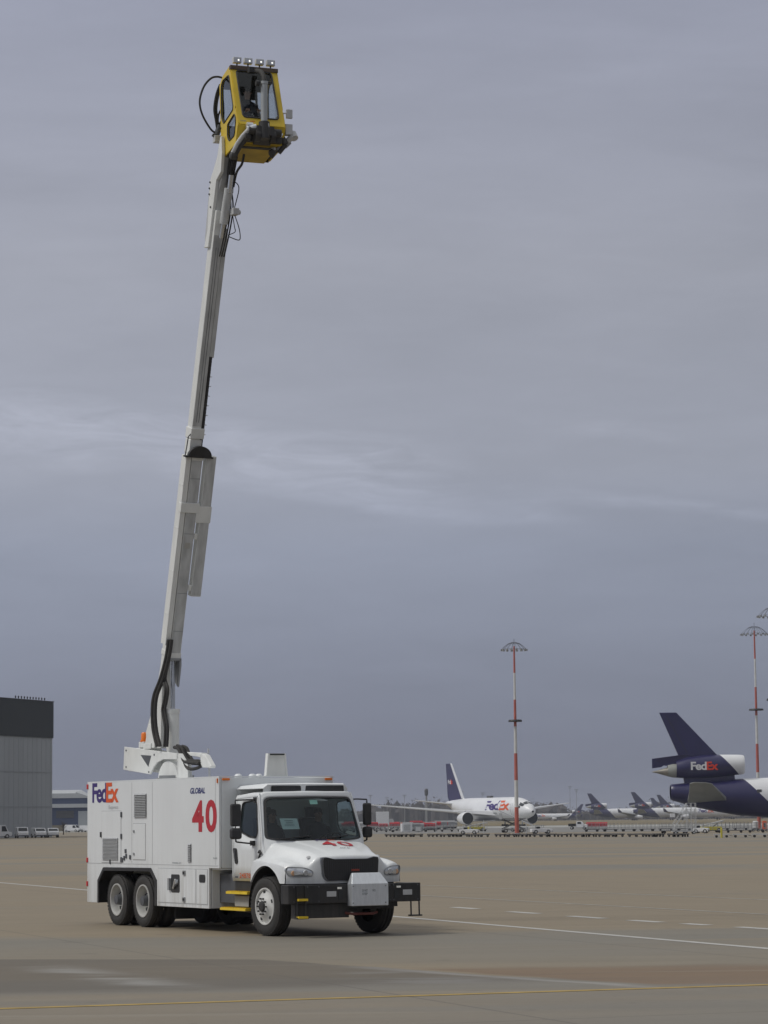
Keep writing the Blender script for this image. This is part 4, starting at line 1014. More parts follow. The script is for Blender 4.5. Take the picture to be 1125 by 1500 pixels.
# grey arm along the near side
g = M(); g.tube([(.86,-.10,-.19),(.98,-.04,-.02),(1.10,.04,.12),(1.22,.14,.24)], .048, 12); g.tube([(1.22,.14,.24),(1.22,.30,.27)], .05, 10); sa = g.build('side_arm', LGREY, K, smooth=50)
g = M(); g.lathe([(-.06,.075),(.06,.075),(.08,.05)],(0,-1,0),(.86,-.08,-.24),16); g.tube([(.86,-.06,-.24),(1.0,.02,-.06),(1.16,.14,.10)], .045, 8); g.lathe([(-.05,.075),(.06,.075)],(0,-1,0),(1.14,.12,.10),14); g.build('arm_joint', BLACK, sa, smooth=40)
# gear on the far front corner
g = M(); g.box(.88,1.04,.955,1.10,.24,.45); g.tube([(.9,1.14,.30),(.98,1.16,.18)], .08, 12); g.tube([(.9,1.02,.12),(1.0,1.12,.22)], .06, 10); g.build('corner_valve', LGREY, K, smooth=40)
g = M(); g.tube([(.92,.86,.26),(.95,.98,.05)], .07, 12); g.tube([(.95,.98,.05),(.9,.85,-.12)], .05, 10); g.build('corner_hose', BLACK, K, smooth=40)
g = M(); g.tube([(.88,.82,-.06),(.9,1.02,.10)], .045, 10); g.tube([(.9,.98,.02),(.9,1.08,.12)], .05, 10); g.build('corner_pipe', MGREY, K, smooth=40)
g = M(); g.lathe([(-.05,.03),(0,.075),(.06,.075),(.14,.02)], (.1,0,-1), (.9,.71,-.10), 14); sp = g.build('spot_lamp', BLACK, K, smooth=40)
g = M(); g.tube([(.9,.71,-.08),(.9,.72,0)], .02, 8); g.tube([(.86,.69,-.055),(.96,.75,-.055)], .03, 8); g.build('bracket', LGREY, sp)
g = M(); g.tube([(.95,.92,.69),(.95,1.0,.69)], .014, 8); g.box(.91,.98,1.0,1.125,.59,.775); g.build('outside_mirror', LGREY, K, bevel=.02)
text('cabin_letters', 'DANGER', .0, .12, .045, .065, lambda a,b: fz(a,b,.0175), TEXTG, K); text('cabin_letters', 'KEEP', .20, .30, .045, .065, lambda a,b: fz(a,b,.0175), RED, K)
# hoses at the rear of the cabin
KX = -.28
def kh(pts, r): hose('cabin_hose', [(KX, y, z) for y, z in pts], r, K)
kh([(.05,1.66),(-.08,1.68),(-.22,1.63),(-.37,1.44),(-.455,1.14),(-.40,.86),(-.23,.58),(-.12,.50)], .022)
kh([(-.02,1.52),(-.10,1.30),(-.145,1.0),(-.11,.75),(-.08,.54)], .026)
kh([(.0,1.47),(-.06,1.28),(-.10,1.0),(-.07,.75),(-.05,.54)], .022)
kh([(.03,1.05),(-.05,.90),(-.07,.75),(-.06,.56)], .02)
kh([(.03,.80),(-.03,.70),(-.06,.56)], .02)
g = M(); g.tube([(KX,-.10,.46),(KX,-.03,.66)], .06, 10); g.tube([(KX,-.19,.46),(KX,-.06,.40)], .035, 10); g.build('hose_fitting', DGREY, K, smooth=40)
g = M(); g.box(-.36,-.2,-.16,.0,.30,.44); g.build('fitting_block', LGREY, K, bevel=.01)
# seat
g = M(); g.box(.0,.35,.28,.62,.30,.42); g.box(-.08,.02,.28,.62,.40,1.05); g.box(.25,.85,.60,.85,.30,.50); g.box(.60,.9,.1,.3,.2,.48); g.build('cabin_seat', SEAT, K, bevel=.03)

# ------------------------------------------------------------------ people
def person(label, loc, rz, parent_mat, pose='sit', jacket=CLOTH):
    """seated figure, origin at the hips, facing +x; grown with a Skin modifier over a skeleton"""
    V = [(0,0,0),(.0,0,.14),(.01,0,.30),(.0,0,.44),(.01,0,.52),(.03,0,.58),(.045,0,.66),(.045,0,.735)]
    Rr = [.145,.14,.155,.13,.055,.055,.085,.07]; E_ = [(i,i+1) for i in range(7)]
    def chain(start, pts, rs):
        p = start
        for q, r in zip(pts, rs): V.append(q); Rr.append(r); E_.append((p, len(V)-1)); p = len(V)-1
        return p
    for s in (-1, 1):
        h = chain(3, [(.0,s*.17,.44),(.06,s*.24,.20),(.27,s*.17,.14),(.36,s*.13,.20),(.42,s*.12,.22)], [.065,.05,.04,.028,.036])
        for k in range(4):
            y = s*(.12+.022*(k-1.5)); chain(h, [(.455,y,.225+.004*k),(.485,y,.205),(.49,y,.18)], [.011,.010,.008])
        chain(h, [(.44,s*.085,.245),(.465,s*.075,.25)], [.013,.010])
        chain(0, [(.08,s*.09,-.01),(.44,s*.12,.03),(.46,s*.12,-.20),(.45,s*.12,-.40),(.54,s*.12,-.43)], [.09,.07,.055,.042,.04])
    me = bpy.data.meshes.new('person'); me.from_pydata(V, E_, []); o = bpy.data.objects.new('person', me); scene.collection.objects.link(o)
    md = o.modifiers.new('skin', 'SKIN'); md.use_smooth_shade = True
    sv = me.skin_vertices[0].data
    for i, r in enumerate(Rr): sv[i].radius = (r, r*(1.15 if i in (1,2,3) else 1)); 
    sv[0].use_root = True
    ss_ = o.modifiers.new('sub', 'SUBSURF'); ss_.levels = 1; ss_.render_levels = 1
    bpy.context.view_layer.update()
    m2 = bpy.data.meshes.new_from_object(o.evaluated_get(bpy.context.evaluated_depsgraph_get()))
    m2.materials.clear(); m2.materials.append(jacket); m2.materials.append(SKIN)
    for p in m2.polygons:
        c = p.center; p.material_index = 1 if (c.z > .55 or (c.x > .385 and c.z > .13)) else 0; p.use_smooth = True
    o.modifiers.clear(); o.data = m2; o.name = 'person'
    o.location = loc; o.rotation_euler = (0, 0, rz); tag(o, label, 'person')
    g = M()
    g.lathe([(.0,.088),(.03,.094),(.06,.085),(.09,.055),(.105,.01)], (-.25,0,1), (.03,0,.70), 20); g.build('hair', HAIR, o, smooth=60)
    g = M(); g.xz([(.125,.70),(.155,.665),(.125,.655)], -.012, .012)
    g.xz([(.125,.63),(.132,.622),(.12,.615)], -.025, .025)
    for s in (-1,1): g.lathe([(0,.014),(.012,.008)], (0,s,0), (.045,s*.083,.68), 8)
    g.build('face', SKIN, o)
    g = M()
    for s in (-1,1): g.lathe([(0,.011),(.004,.007)], (1,0,0), (.124,s*.032,.695), 8)
    g.build('eye', WINDOWD, o)
    return o
def tw(x, y, z):
    c, s = math.cos(-1.07299), math.sin(-1.07299)
    return (-1.19869+c*x-s*y, 50.96078+s*x+c*y, z)
person('driver in dark jacket behind the steering wheel of the white truck', tw(-1.12, .47, 1.52), -1.07299, None)
person('passenger in dark clothes in the seat beside the driver of the white truck', tw(-1.12, -.50, 1.50), -1.07299, None)
def kw(x, y, z):
    a = -(R(70)-1.07299); c, s = math.cos(a), math.sin(a)
    return tw(-4.08+c*x-s*y, s*x+c*y, 15.541+z)
person('operator in dark jacket seated inside the raised yellow cabin', kw(.14, .42, .58), -R(70), None)
g = M(); pts = [(-.678,2.125),(-.35,2.120),(-.335,1.925),(-.655,1.922)]
g.add([(wx(y, z)-.035, y, z) for y, z in pts], [(0,1,2,3)])
pp_ = g.build('paper_sign', PAPER, None, solid=.003); pp_.location = (-1.19869, 50.96078, 0); pp_.rotation_euler = (0,0,-1.07299)
tag(pp_, 'pale paper notice propped behind the windscreen of the white truck', 'notice')
for i, (a, b) in enumerate(((-.60,-.44),(-.58,-.45),(-.61,-.43))):
    g = M(); z = 2.075-i*.04; g.add([(wx(y, zz)-.031, y, zz) for y, zz in ((a,z),(b,z),(b,z+.012),(a,z+.012))], [(0,1,2,3)]); g.build('printed_line', TEXTG, pp_, recalc=False)

# ------------------------------------------------------------------ jets
def fuselage(name, st, mats, pick, par, n=36):
    """st: (x, zc, r, flat) stations; pick(c)->material slot"""
    out = []
    for (x0, z0, r0), (x1, z1, r1) in zip(st[:-1], st[1:]):
        k = max(1, int((x1-x0)/.6))
        for i in range(k): t = i/k; out.append((x0+(x1-x0)*t, z0+(z1-z0)*t, r0+(r1-r0)*t))
    out.append(st[-1])
    g = M(); g.grid([[(x, r*math.cos(2*math.pi*k/n), z+r*math.sin(2*math.pi*k/n)) for k in range(n)] for x, z, r in out], close=True)
    o = g.build(name, mats, par, smooth=50)
    for p in o.data.polygons: p.material_index = pick(p.center)
    return o
def slab(g, outline, fn, t):
    """thin tapered surface from a (a,b) outline: fn(a,b,side)"""
    n = len(outline); g.add([fn(a, b, -t(a, b)) for a, b in outline]+[fn(a, b, t(a, b)) for a, b in outline], [tuple(range(n))[::-1], tuple(range(n, 2*n))]+[(i, (i+1) % n, n+(i+1) % n, n+i) for i in range(n)])
def gear(par, x, ys, h):
    for y in ys:
        g = M(); g.tube([(x,y,h+1.5),(x,y,.6)], .18, 8); lg = g.build('landing_gear', LGREY, par)
        g = M()
        for dx in (-.75, .75):
            for dy in (-.4, .4): g.lathe([(-.18,.5),(-.2,.3),(.2,.3),(.18,.5),(-.18,.5)], (0,1,0), (x+dx,y+dy,.55), 16)
        g.build('tyre', RUBBER, lg)
def logo(par, x0, x1, z0, z1, yf, sgn, c1, c2):
    xm = x0+(x1-x0)*.58
    if sgn < 0:   # right-hand side, reads tail to nose
        text('logo_letters', 'Fed', x0, xm, z0, z1, lambda u, v: (u, yf(v)*-1, v), c1, par, bold=.03, spacing=.9)
        text('logo_letters', 'Ex', xm-.02, x1, z0, z1, lambda u, v: (u, yf(v)*-1-.01, v), c2, par, bold=.03, spacing=.9)
    else:
        text('logo_letters', 'Fed', -x1, -x1+(x1-x0)*.58, z0, z1, lambda u, v: (-u, yf(v), v), c1, par, bold=.03, spacing=.9)
        text('logo_letters', 'Ex', -x1+(x1-x0)*.575, -x0, z0, z1, lambda u, v: (-u, yf(v)+.01, v), c2, par, bold=.03, spacing=.9)
def livery(name, x0, z0, k):
    """purple behind a slanting line x = x0 + k*(z0-z), white ahead of it"""
    m_ = mat(name, (.74,.75,.77), .35, var=.04, scale=.35, coat=.2); nt = m_.node_tree; b = nt.nodes['Principled BSDF']
    src = b.inputs['Base Color'].links[0].from_socket; t = N(nt, 'ShaderNodeTexCoord'); sp = N(nt, 'ShaderNodeSeparateXYZ'); nt.links.new(t.outputs['Object'], sp.inputs[0])
    e = math_(nt, 'ADD', sp.outputs['X'], math_(nt, 'MULTIPLY_ADD', sp.outputs['Z'], k, -x0-z0*k))
    f = math_(nt, 'GREATER_THAN', e, 0.0); mx_ = N(nt, 'ShaderNodeMix', data_type='RGBA'); nt.links.new(f, mx_.inputs['Factor'])
    mx_.inputs['A'].default_value = (.017,.015,.080,1); nt.links.new(src, mx_.inputs['B']); nt.links.new(mx_.outputs['Result'], b.inputs['Base Color']); return m_
LIVF = livery('livery_body', 10.9, 7.6, .98); LIVE = livery('livery_engine', 7.5, 11.2, .95)
LOGOW = mat('logo_white', (.70,.70,.72), .5, var=.03)
LOGOR = mat('logo_red', (.72,.05,.02), .5, var=.03)
def trijet(label, loc, rz, group=None):
    J = thing('cargo_jet', label, 'plane', loc, rz, group)
    def pick(c):
        edge = 10.9 + (7.6-c.z)*.98 + .35*math.sin(max(0,7.6-c.z))
        return 0 if c.x < edge else 1
    fuselage('fuselage', [(0,5.75,1.05),(.15,5.75,1.2),(4,5.33,1.95),(7,5.1,2.35),(10,4.93,2.72),(15,4.78,3.0),(22,4.78,3.02),(50,4.78,3.02),(54,4.6,2.85),(57.5,4.35,2.3),(60,4.1,1.35),(61.2,4.0,.25)], [LIVF], lambda c: 0, J)
    def pickn(c): return 1 if c.x > 7.5+(11.2-c.z)*.95 else 0
    nc = fuselage('tail_engine', [(.9,9.15,1.25),(2.5,9.35,1.6),(5,9.5,1.75),(8,9.62,1.66),(10.2,9.75,1.5),(10.9,9.75,1.45),(11.1,9.75,1.36)], [LIVE], lambda c: 0, J)
    g = M(); g.lathe([(0,1.36),(-.1,1.2),(-1.6,1.05),(-1.7,.1)], (1,0,0), (11.1,0,9.75), 28); g.build('intake', DGREY, nc)
    g = M(); g.lathe([(0,1.05),(-.6,1.02),(-1.3,.85),(-1.25,.7)], (1,0,0), (.95,0,8.95), 28, cap=False); g.build('nozzle', JETG, nc, smooth=50)
    g = M(); g.lathe([(0,.9),(-.8,.75),(-1.6,.52),(-2.6,.22),(-3.4,.04)], (1,0,0), (.7,0,8.8), 24); g.build('exhaust_cone', NOZZLE, nc, smooth=50)
    g = M(); slab(g, [(2.2,6.6),(1.9,8.3),(9.6,8.5),(9.7,7.3),(11,6.8)], lambda a, b, s: (a, s, b), lambda a, b: .75 if 2.5 < a < 9.6 else .35); g.build('pylon', NAVY, J)
    g = M(); slab(g, [(-1.44,17.66),(1.13,17.66),(7.4,10.9),(6.5,10.4),(1.0,10.4),(1.23,11.4)], lambda a, b, s: (a, s, b), lambda a, b: .12 if b > 15 else .38); fn_ = g.build('tail_fin', NAVY, J, bevel=.06)
    g = M(); slab(g, [(-2.67,10.77),(1.23,11.25),(3.5,11.45),(3.0,9.5),(.9,9.45),(-.9,9.75),(-1.3,9.5),(-2.67,9.33)], lambda a, b, s: (a, s, b), lambda a, b: .18 if a < 0 else .5); g.build('rudder_base', NAVY, fn_, bevel=.05)
    g = M(); g.add([(2.6,-.385,11.5),(2.68,-.385,11.5),(-.42,-.20,17.3),(-.5,-.20,17.3)], [(0,1,2,3)]); g.build('rudder_line', BLACK, fn_, solid=.02)
    for s in (-1, 1):
        g = M(); slab(g, [(8.4,1.6),(2.4,1.6),(2.2,5.5),(1.9,9.2),(2.4,9.7),(4.4,9.5),(5.2,9.0)], lambda a, b, t: (a, s*b, 4.45+(b-1.6)*.32+t), lambda a, b: .28 if b < 3 else .08); g.build('tailplane', JETG, J, bevel=.04)
        g = M(); slab(g, [(36.5,2.5),(24.5,2.5),(22.6,9),(15.6,25),(18.2,25.3),(28.3,10)], lambda a, b, t: (a, s*b, 3.2+(b-2.5)*.09+t), lambda a, b: .5 if b < 4 else .12); g.build('wing', JETG, J, bevel=.05)
        g = M(); g.add([(15.6,s*25,5.2),(18.2,s*25.3,5.2),(16.0,s*25.9,7.3),(15.0,s*25.9,7.3)], [(0,1,2,3)]); g.build('winglet', NAVY, J, solid=.1)
        g = M(); g.lathe([(-2.6,.5),(-2.4,.9),(0,1.4),(2.4,1.45),(2.6,1.3),(1.5,1.05),(1.5,.1)], (1,0,0), (30.5,s*8.4,2.25), 24); e_ = g.build('engine', JETW, J, smooth=50)
        g = M(); g.box(27.5,32,s*8.4-.2,s*8.4+.2,3.4,4.2); g.build('engine_pylon', LGREY, J)
    logo(J, 2.95, 7.05, 8.98, 10.22, lambda z: 1.80, -1, LOGOW, LOGOR); logo(J, 2.95, 7.05, 8.98, 10.22, lambda z: 1.80, 1, LOGOW, LOGOR)
    yf = lambda z: math.sqrt(max(0, 3.06**2-(z-4.78)**2))
    logo(J, 40, 50, 4.6, 6.9, yf, -1, PURPLE, ORANGE); logo(J, 40, 50, 4.6, 6.9, yf, 1, PURPLE, ORANGE)
    g = M()
    for s in (-1, 1): g.grid([[(57.6+.0, s*1.4, 5.95),(58.6,s*1.2,5.6)],[(58.3,s*.9,5.95),(59.2,s*.8,5.5)],[(58.7,0,6.0),(59.6,0,5.5)]])
    g.build('cockpit_window', WINDOWD, J, solid=.25)
    g = M(); g.box(12.6,13.3,-2.79,-2.70,4.4,6.0); g.build('rear_door', DGREY, J)
    gear(J, 29, (-5.3, 5.3), 2.2); gear(J, 53, (0,), 2.0)
    return J
far_group = 'tri-engined jets parked beyond the grass'
MD = trijet('large purple and white jet tail with engine below the fin at right edge', (42.45, 413, 0), 0)
dup(MD, (130.6, 1780, 0), R(2), 'small distant purple-tailed jet just right of the red covered carts', far_group)
dup(MD, (153.0, 1715, 0), R(2), 'distant purple-tailed jet whose fin is nearest the big jet tail', far_group)
dup(MD, (192, 1950, 0), R(6), 'distant jet fin partly hidden under the big jet tail', far_group)
dup(MD, (152, 2150, 0), R(180), 'farthest jet facing left with lettering, behind the pickup truck', far_group, scale=.72)
dup(MD, (216, 2250, 0), R(8), 'faint far jet behind the white access stairs', far_group)
MD2 = dup(MD, (262, 2150, 0), R(8), 'distant jet seen low beneath the big purple jet', far_group)

def twinjet(label, loc, rz):
    J = thing('cargo_jet', label, 'plane', loc, rz)
    fuselage('fuselage', [(0,7.3,.25),(.3,7.2,.45),(5,6.7,1.35),(10,6.1,2.15),(15,5.6,2.8),(19,5.4,3.08),(24,5.35,3.1),(50,5.35,3.1),(54,5.2,2.95),(57.5,4.95,2.5),(60,4.7,1.8),(61.5,4.5,1.1),(62.3,4.4,.3)], [JETW], lambda c: 0, J)
    g = M(); slab(g, [(-.2,18.6),(3.4,18.6),(11.8,8.5),(13.0,7.6),(3.0,7.4),(1.6,9.0)], lambda a, b, s: (a, s, b), lambda a, b: .14 if b > 15 else .42)
    fn_ = g.build('tail_fin', [NAVY, JETW], J, bevel=.06)
    g = M(); g.add([(3.45,0,18.62),(3.75,0,18.5),(12.8,0,8.5),(14.5,0,7.9),(11.7,0,8.55)], [(0,1,2,3,4)]); g.build('leading_edge', JETW, fn_, solid=.5)
    text('logo_letters', 'Fed', 2.1, 4.2, 12.6, 13.9, lambda u, v: (u, -.46, v), LOGOW, fn_, bold=.05); text('logo_letters', 'Ex', 4.2, 5.7, 12.6, 13.9, lambda u, v: (u, -.46, v), LOGOR, fn_, bold=.05)
    for s in (-1, 1):
        g = M(); slab(g, [(9.0,1.0),(3.2,1.0),(.8,10.4),(2.3,10.7)], lambda a, b, t: (a, s*b, 6.9+(b-1)*.12+t), lambda a, b: .22 if b < 3 else .07); g.build('tailplane', JETW, J, bevel=.03)
        g = M(); slab(g, [(42.5,2.2),(27,2.2),(25.3,10),(17.0,30.0),(18.4,30.6),(31.2,10.6)], lambda a, b, t: (a, s*b, 4.0+(b-2.2)*.10+t), lambda a, b: .6 if b < 4 else (.3 if b < 12 else .09)); g.build('wing', JETW, J, bevel=.05)
        g = M(); g.lathe([(-3.2,.7),(-3.0,1.0),(-1.0,1.5),(1.6,1.80),(2.5,1.74),(2.65,1.62)], (1,0,0), (37.0,s*9.7,2.75), 32, cap=False); e_ = g.build('engine', JETW, J, smooth=50)
        g = M(); g.lathe([(2.62,1.62),(2.0,1.48),(1.2,1.42),(1.15,.5),(1.7,.05)], (1,0,0), (37.0,s*9.7,2.75), 32); g.build('fan', WINDOWD, e_, smooth=50)
        g = M(); g.lathe([(2.2,.05),(1.7,.35),(1.25,.5)], (1,0,0), (37.0,s*9.7,2.75), 16); g.build('spinner', LGREY, e_, smooth=50)
        g = M(); g.box(33.2,37.8,s*9.7-.25,s*9.7+.25,4.2,4.9); g.build('engine_pylon', LGREY, J, bevel=.1)
    st7 = [(54,5.2,2.95),(57.5,4.95,2.5),(60,4.7,1.8),(61.5,4.5,1.1)]
    def skin(x, th):
        for (x0,z0,r0),(x1,z1,r1) in zip(st7[:-1], st7[1:]):
            if x0 <= x <= x1: t = (x-x0)/(x1-x0); zc = z0+(z1-z0)*t; rr = r0+(r1-r0)*t+.03; return (x, rr*math.sin(th), zc+rr*math.cos(th))
    for sg in (-1, 1):
        for th0, th1, xa, xb in ((2,34,58.1,59.9),(37,60,57.4,59.5),(63,80,56.6,58.5)):
            g = M(); g.grid([[skin(xa+(.3 if i else 0), sg*R(th0+(th1-th0)*i/3)) for i in range(4)], [skin((xa+xb)/2, sg*R(th0+(th1-th0)*i/3)) for i in range(4)], [skin(xb-(.3 if i==3 else 0), sg*R(th0+(th1-th0)*i/3)) for i in range(4)]]); g.build('cockpit_window', WINDOWD, J, recalc=False)
    yf = lambda z: math.sqrt(max(0, 3.14**2-(z-5.35)**2))
    logo(J, 36, 53, 4.9, 7.5, yf, -1, PURPLE, ORANGE); logo(J, 36, 53, 4.9, 7.5, yf, 1, PURPLE, ORANGE)
    text('logo_letters', 'Express', 35, 44, 3.8, 4.4, lambda u, v: (u, -yf(v), v), TEXTG, J)
    for x0 in (54.0, 55.3):   # door outline
        g = M(); g.grid([[(x0, -yf(z)-.01, z), (x0+.12, -yf(z)-.01, z)] for z in (3.6,4.4,5.2,6.0,6.8)]); g.build('door_edge', DGREY, J)
    g = M(); g.box(31,34,-.4,.4,8.35,8.95); g.build('antenna', DGREY, J, bevel=.1)
    g = M(); g.xz([(24,2.3),(42,2.3),(40,1.9),(27,1.9)], -2.6, 2.6); g.build('belly_fairing', LGREY, J, bevel=.3)
    gear(J, 30, (-5.5, 5.5), 2.4); gear(J, 55, (0,), 2.2)
    return J
twinjet('white twin-engine jet with purple tail fin facing the camera beyond the mast', (17.4, 801, -.5), R(-69.5))

# ------------------------------------------------------------------ light masts
def mast(label, x, y, H, group):
    m_ = thing('light_mast', label, 'light mast', (x, y, 0), 0, group); k = H/25.0
    r0 = lambda z: .29-.18*z/H
    for i in range(7):
        z1 = H-i*H/7; z0 = z1-H/7
        g = M(); g.lathe([(z0, r0(z0)), (z1, r0(z1))], (0,0,1), (0,0,0), 14); g.build('pole_band', MASTR if i % 2 == 0 else MASTW, m_, smooth=40)
    g = M(); g.lathe([(0,.5),(.12,.5),(.15,.4)], (0,0,1), (0,0,0), 12); g.build('base_plate', MGREY, m_)
    zp = H*.596
    g = M(); g.lathe([(0,.35),(0,.92*k),(.12,.92*k),(.28,.85*k),(.28,.35)], (0,0,1), (0,0,zp), 20); g.build('platform', BLACK, m_)
    n = 16; R_ = 1.72*k
    g = M()
    for i in range(n):
        a = 2*math.pi*(i+.35)/n; c, s = math.cos(a), math.sin(a)
        g.tube([(c*R_*t, s*R_*t, H+.55*k-1.05*k*t*t) for t in (.12,.4,.65,.85,1)], .018, 5)
    for rr, zz in ((.45,.36),(.95,-.40)): g.tube([(math.cos(2*math.pi*i/24)*R_*rr, math.sin(2*math.pi*i/24)*R_*rr, H+zz*k+(.0 if rr<.9 else 0)) for i in range(25)], .018, 5)
    g.tube([(0,0,H),(0,0,H+1.0*k)], .03, 6)
    cr_ = g.build('lamp_crown', DGREY, m_)
    for i in range(n):
        a = 2*math.pi*(i+.35)/n; c, s = math.cos(a), math.sin(a)
        g = M(); g.box(-.10,.10,-.14,.14,-.12,.10, Matrix.Translation((c*R_,s*R_,H-.5*k)) @ Matrix.Rotation(a,4,'Z')); g.build('lamp', MGREY, cr_)
    return m_
gm = 'red and white banded light masts'
mast('red and white banded light mast standing before the white twin-engine jet', 17.22, 367, 25.0, gm)
mast('red and white light mast rising behind the big purple jet', 57.9, 430, 31.0, gm)
mast('light mast at the right edge of which only the lamp crown shows', 48.8, 345, 27.6, gm)
def far_mast(x, y, H):
    m_ = thing('light_mast', 'thin grey floodlight mast on the hazy horizon by the bare trees', 'light mast', (x, y, 0), 0, 'far floodlight masts')
    g = M(); g.lathe([(0,.22),(H,.12)], (0,0,1), (0,0,0), 8); g.build('pole', MGREY, m_)
    g = M(); g.box(-1.5,1.5,-.3,.3,H-.35,H); g.box(-1.1,1.1,-.3,.3,H-1.5,H-1.25); g.build('lamp_frame', MGREY, m_)
for x, y, H in [(12, 1900, 19), (0, 2100, 19), (-12, 2000, 20), (52, 2000, 22), (66, 1900, 20), (134, 1950, 22), (146, 2200, 27), (60, 2200, 24)]: far_mast(x, y, H)
t_ = thing('control_tower', 'slim grey tower rising above the distant tree line', 'tower', (20.7, 1450, 0))
g = M(); g.lathe([(0,.6),(17,.45)], (0,0,1), (0,0,0), 12); g.build('shaft', MGREY, t_)
g = M(); g.lathe([(14.5,.6),(15,.95),(17.5,1.0),(18.2,.6)], (0,0,1), (0,0,0), 12); g.build('top_room', DGREY, t_)

# ------------------------------------------------------------------ buildings
hb = thing('hangar', 'tall grey hangar wall with dark upper band at left edge', 'hangar', (-52.2, 430, 0))
Dv = Vector((-.351, -.936)); Bk = Vector((-.936, .351))
def hw_(L_, B_): p = Dv*L_+Bk*B_; return (p.x, p.y)
def hprism(g, L0, L1, B0, B1, z0, z1):
    pts = [hw_(L0,B0), hw_(L1,B0), hw_(L1,B1), hw_(L0,B1)]; g.xy(pts, z0, z1)
g = M(); hprism(g, 0, 75, 0, 60, 0, 15.3); w_ = g.build('lower_wall', HANGG, hb)
g = M(); hprism(g, -.1, 75.1, -.15, 60, 15.3, 20.95); g.build('upper_band', HANGD, hb)
g = M()
for z in (4.6, 9.9): hprism(g, .05, 75, -.06, -.001, z, z+.10)
g.build('wall_joint', mat('joint_dark', (.31,.33,.35), .7), w_)
g = M()
for i in range(26): hprism(g, .6+i*1.5, .64+i*1.5, -.03, -.001, .1, 15.2)
g.build('wall_rib', mat('rib_grey', (.362,.387,.412), .7), w_)
g = M(); hprism(g, -.2, 75, -.25, 60.2, 20.95, 21.05); g.build('roof_edge', DGREY, hb)
for i in range(11):
    b = 2.0+i*.95; p = Dv*b
    g = M(); g.lathe([(0,.06),(.10,.10),(.30,.11),(.38,.08)], (0,0,1), (p.x-.3, p.y, 21.15), 8); g.tube([(p.x-.3,p.y,21.05),(p.x-.3,p.y,21.2)], .04, 5); g.build('roof_vent', BLACK, hb)
fb = thing('hangar', 'low distant hangar with white roof and blue bands behind the tank body', 'hangar', (-85, 700, 0))
g = M(); g.yz([(0,8.4),(0,9.2),(0,10.3)] and [(0,8.4),(26,8.4),(26,9.6),(13,10.6),(0,9.6)], -14, 6.0); g.add([(6,0,8.4),(6,0,9.9),(6,13,10.6),(6,26,9.9),(6,26,8.4),(10.5,0,8.4),(10.5,26,8.4)], [(0,1,5),(1,2,3,6,5),(3,4,6)]); g.build('roof', ROOFW, fb)
g = M(); g.box(-14, 24, .1, 26, 6.95, 8.38); g.build('blue_band', BAND, fb)
g = M(); g.box(-14, 24, -.3, 26, 6.0, 6.95); g.build('canopy', ROOFW, fb)
g = M(); g.box(-14, 24, .4, 26, 0, 6.0); wl_ = g.build('wall', BAND, fb)
g = M(); g.box(6.6, 20, .30, .39, 0, 5.1); g.build('grey_door', HANGG, wl_)
g = M(); g.box(1.0, 5.5, .30, .39, 3.4, 5.2); g.build('door_opening', DGREY, wl_)
g = M(); g.box(-14, 6.5, .25, .38, 0, 1.6); g.build('plinth', mat('plinth_tan',(.20,.18,.14),.8), wl_)

# ------------------------------------------------------------------ bare woods on the horizon
WOODM = mat('bare_wood', (.060,.052,.047), .95, var=.5, scale=.06)
g = M(); rnd = random.Random(3)
def wood_h(x):
    h = 14.5+3.0*math.sin(x*.021+1)+2.4*math.sin(x*.057)+1.8*math.sin(x*.13+2)+1.2*math.sin(x*.31)
    if 60 < x < 140: h += 4*math.sin((x-60)/80*math.pi)
    return h*(.8 if x < -40 else 1)
for i in range(0, 800):                      # dense lower growth: overlapping lumpy thickets with real depth
    x = -440+i*1.75; y = 2450+rnd.uniform(-70, 70)+.02*x; h = wood_h(x)*rnd.uniform(.7, 1.0); w = rnd.uniform(3, 6)
    n = 7; top = (x+rnd.uniform(-1,1), y, h)
    vs = [(x+w*math.cos(2*math.pi*k/n)*rnd.uniform(.7,1.2), y+w*math.sin(2*math.pi*k/n)*rnd.uniform(.7,1.2), 0) for k in range(n)]
    vs += [(v[0]+rnd.uniform(-1,1), v[1], h*rnd.uniform(.5,.85)) for v in vs]
    g.add(vs+[top], [(k,(k+1)%n,n+(k+1)%n,n+k) for k in range(n)]+[(n+k,n+(k+1)%n,2*n) for k in range(n)])
for i in range(20000):                       # twigs and crowns
    x = rnd.uniform(-440, 950); y = 2450+rnd.uniform(-70, 70)+.02*x; Hh = wood_h(x)*rnd.uniform(.8, 1.10)
    z = Hh*(1-.45*rnd.random()); s_ = rnd.uniform(.5, 1.5)*(1.3-.6*z/Hh)
    vs = [(x+rnd.uniform(-s_, s_), y+rnd.uniform(-s_, s_), max(0, z+rnd.uniform(-s_, s_))) for _ in range(3)]
    g.add(vs, [(0,1,2)])
struct(g.build('bare_woods', WOODM, recalc=False), 'stuff')

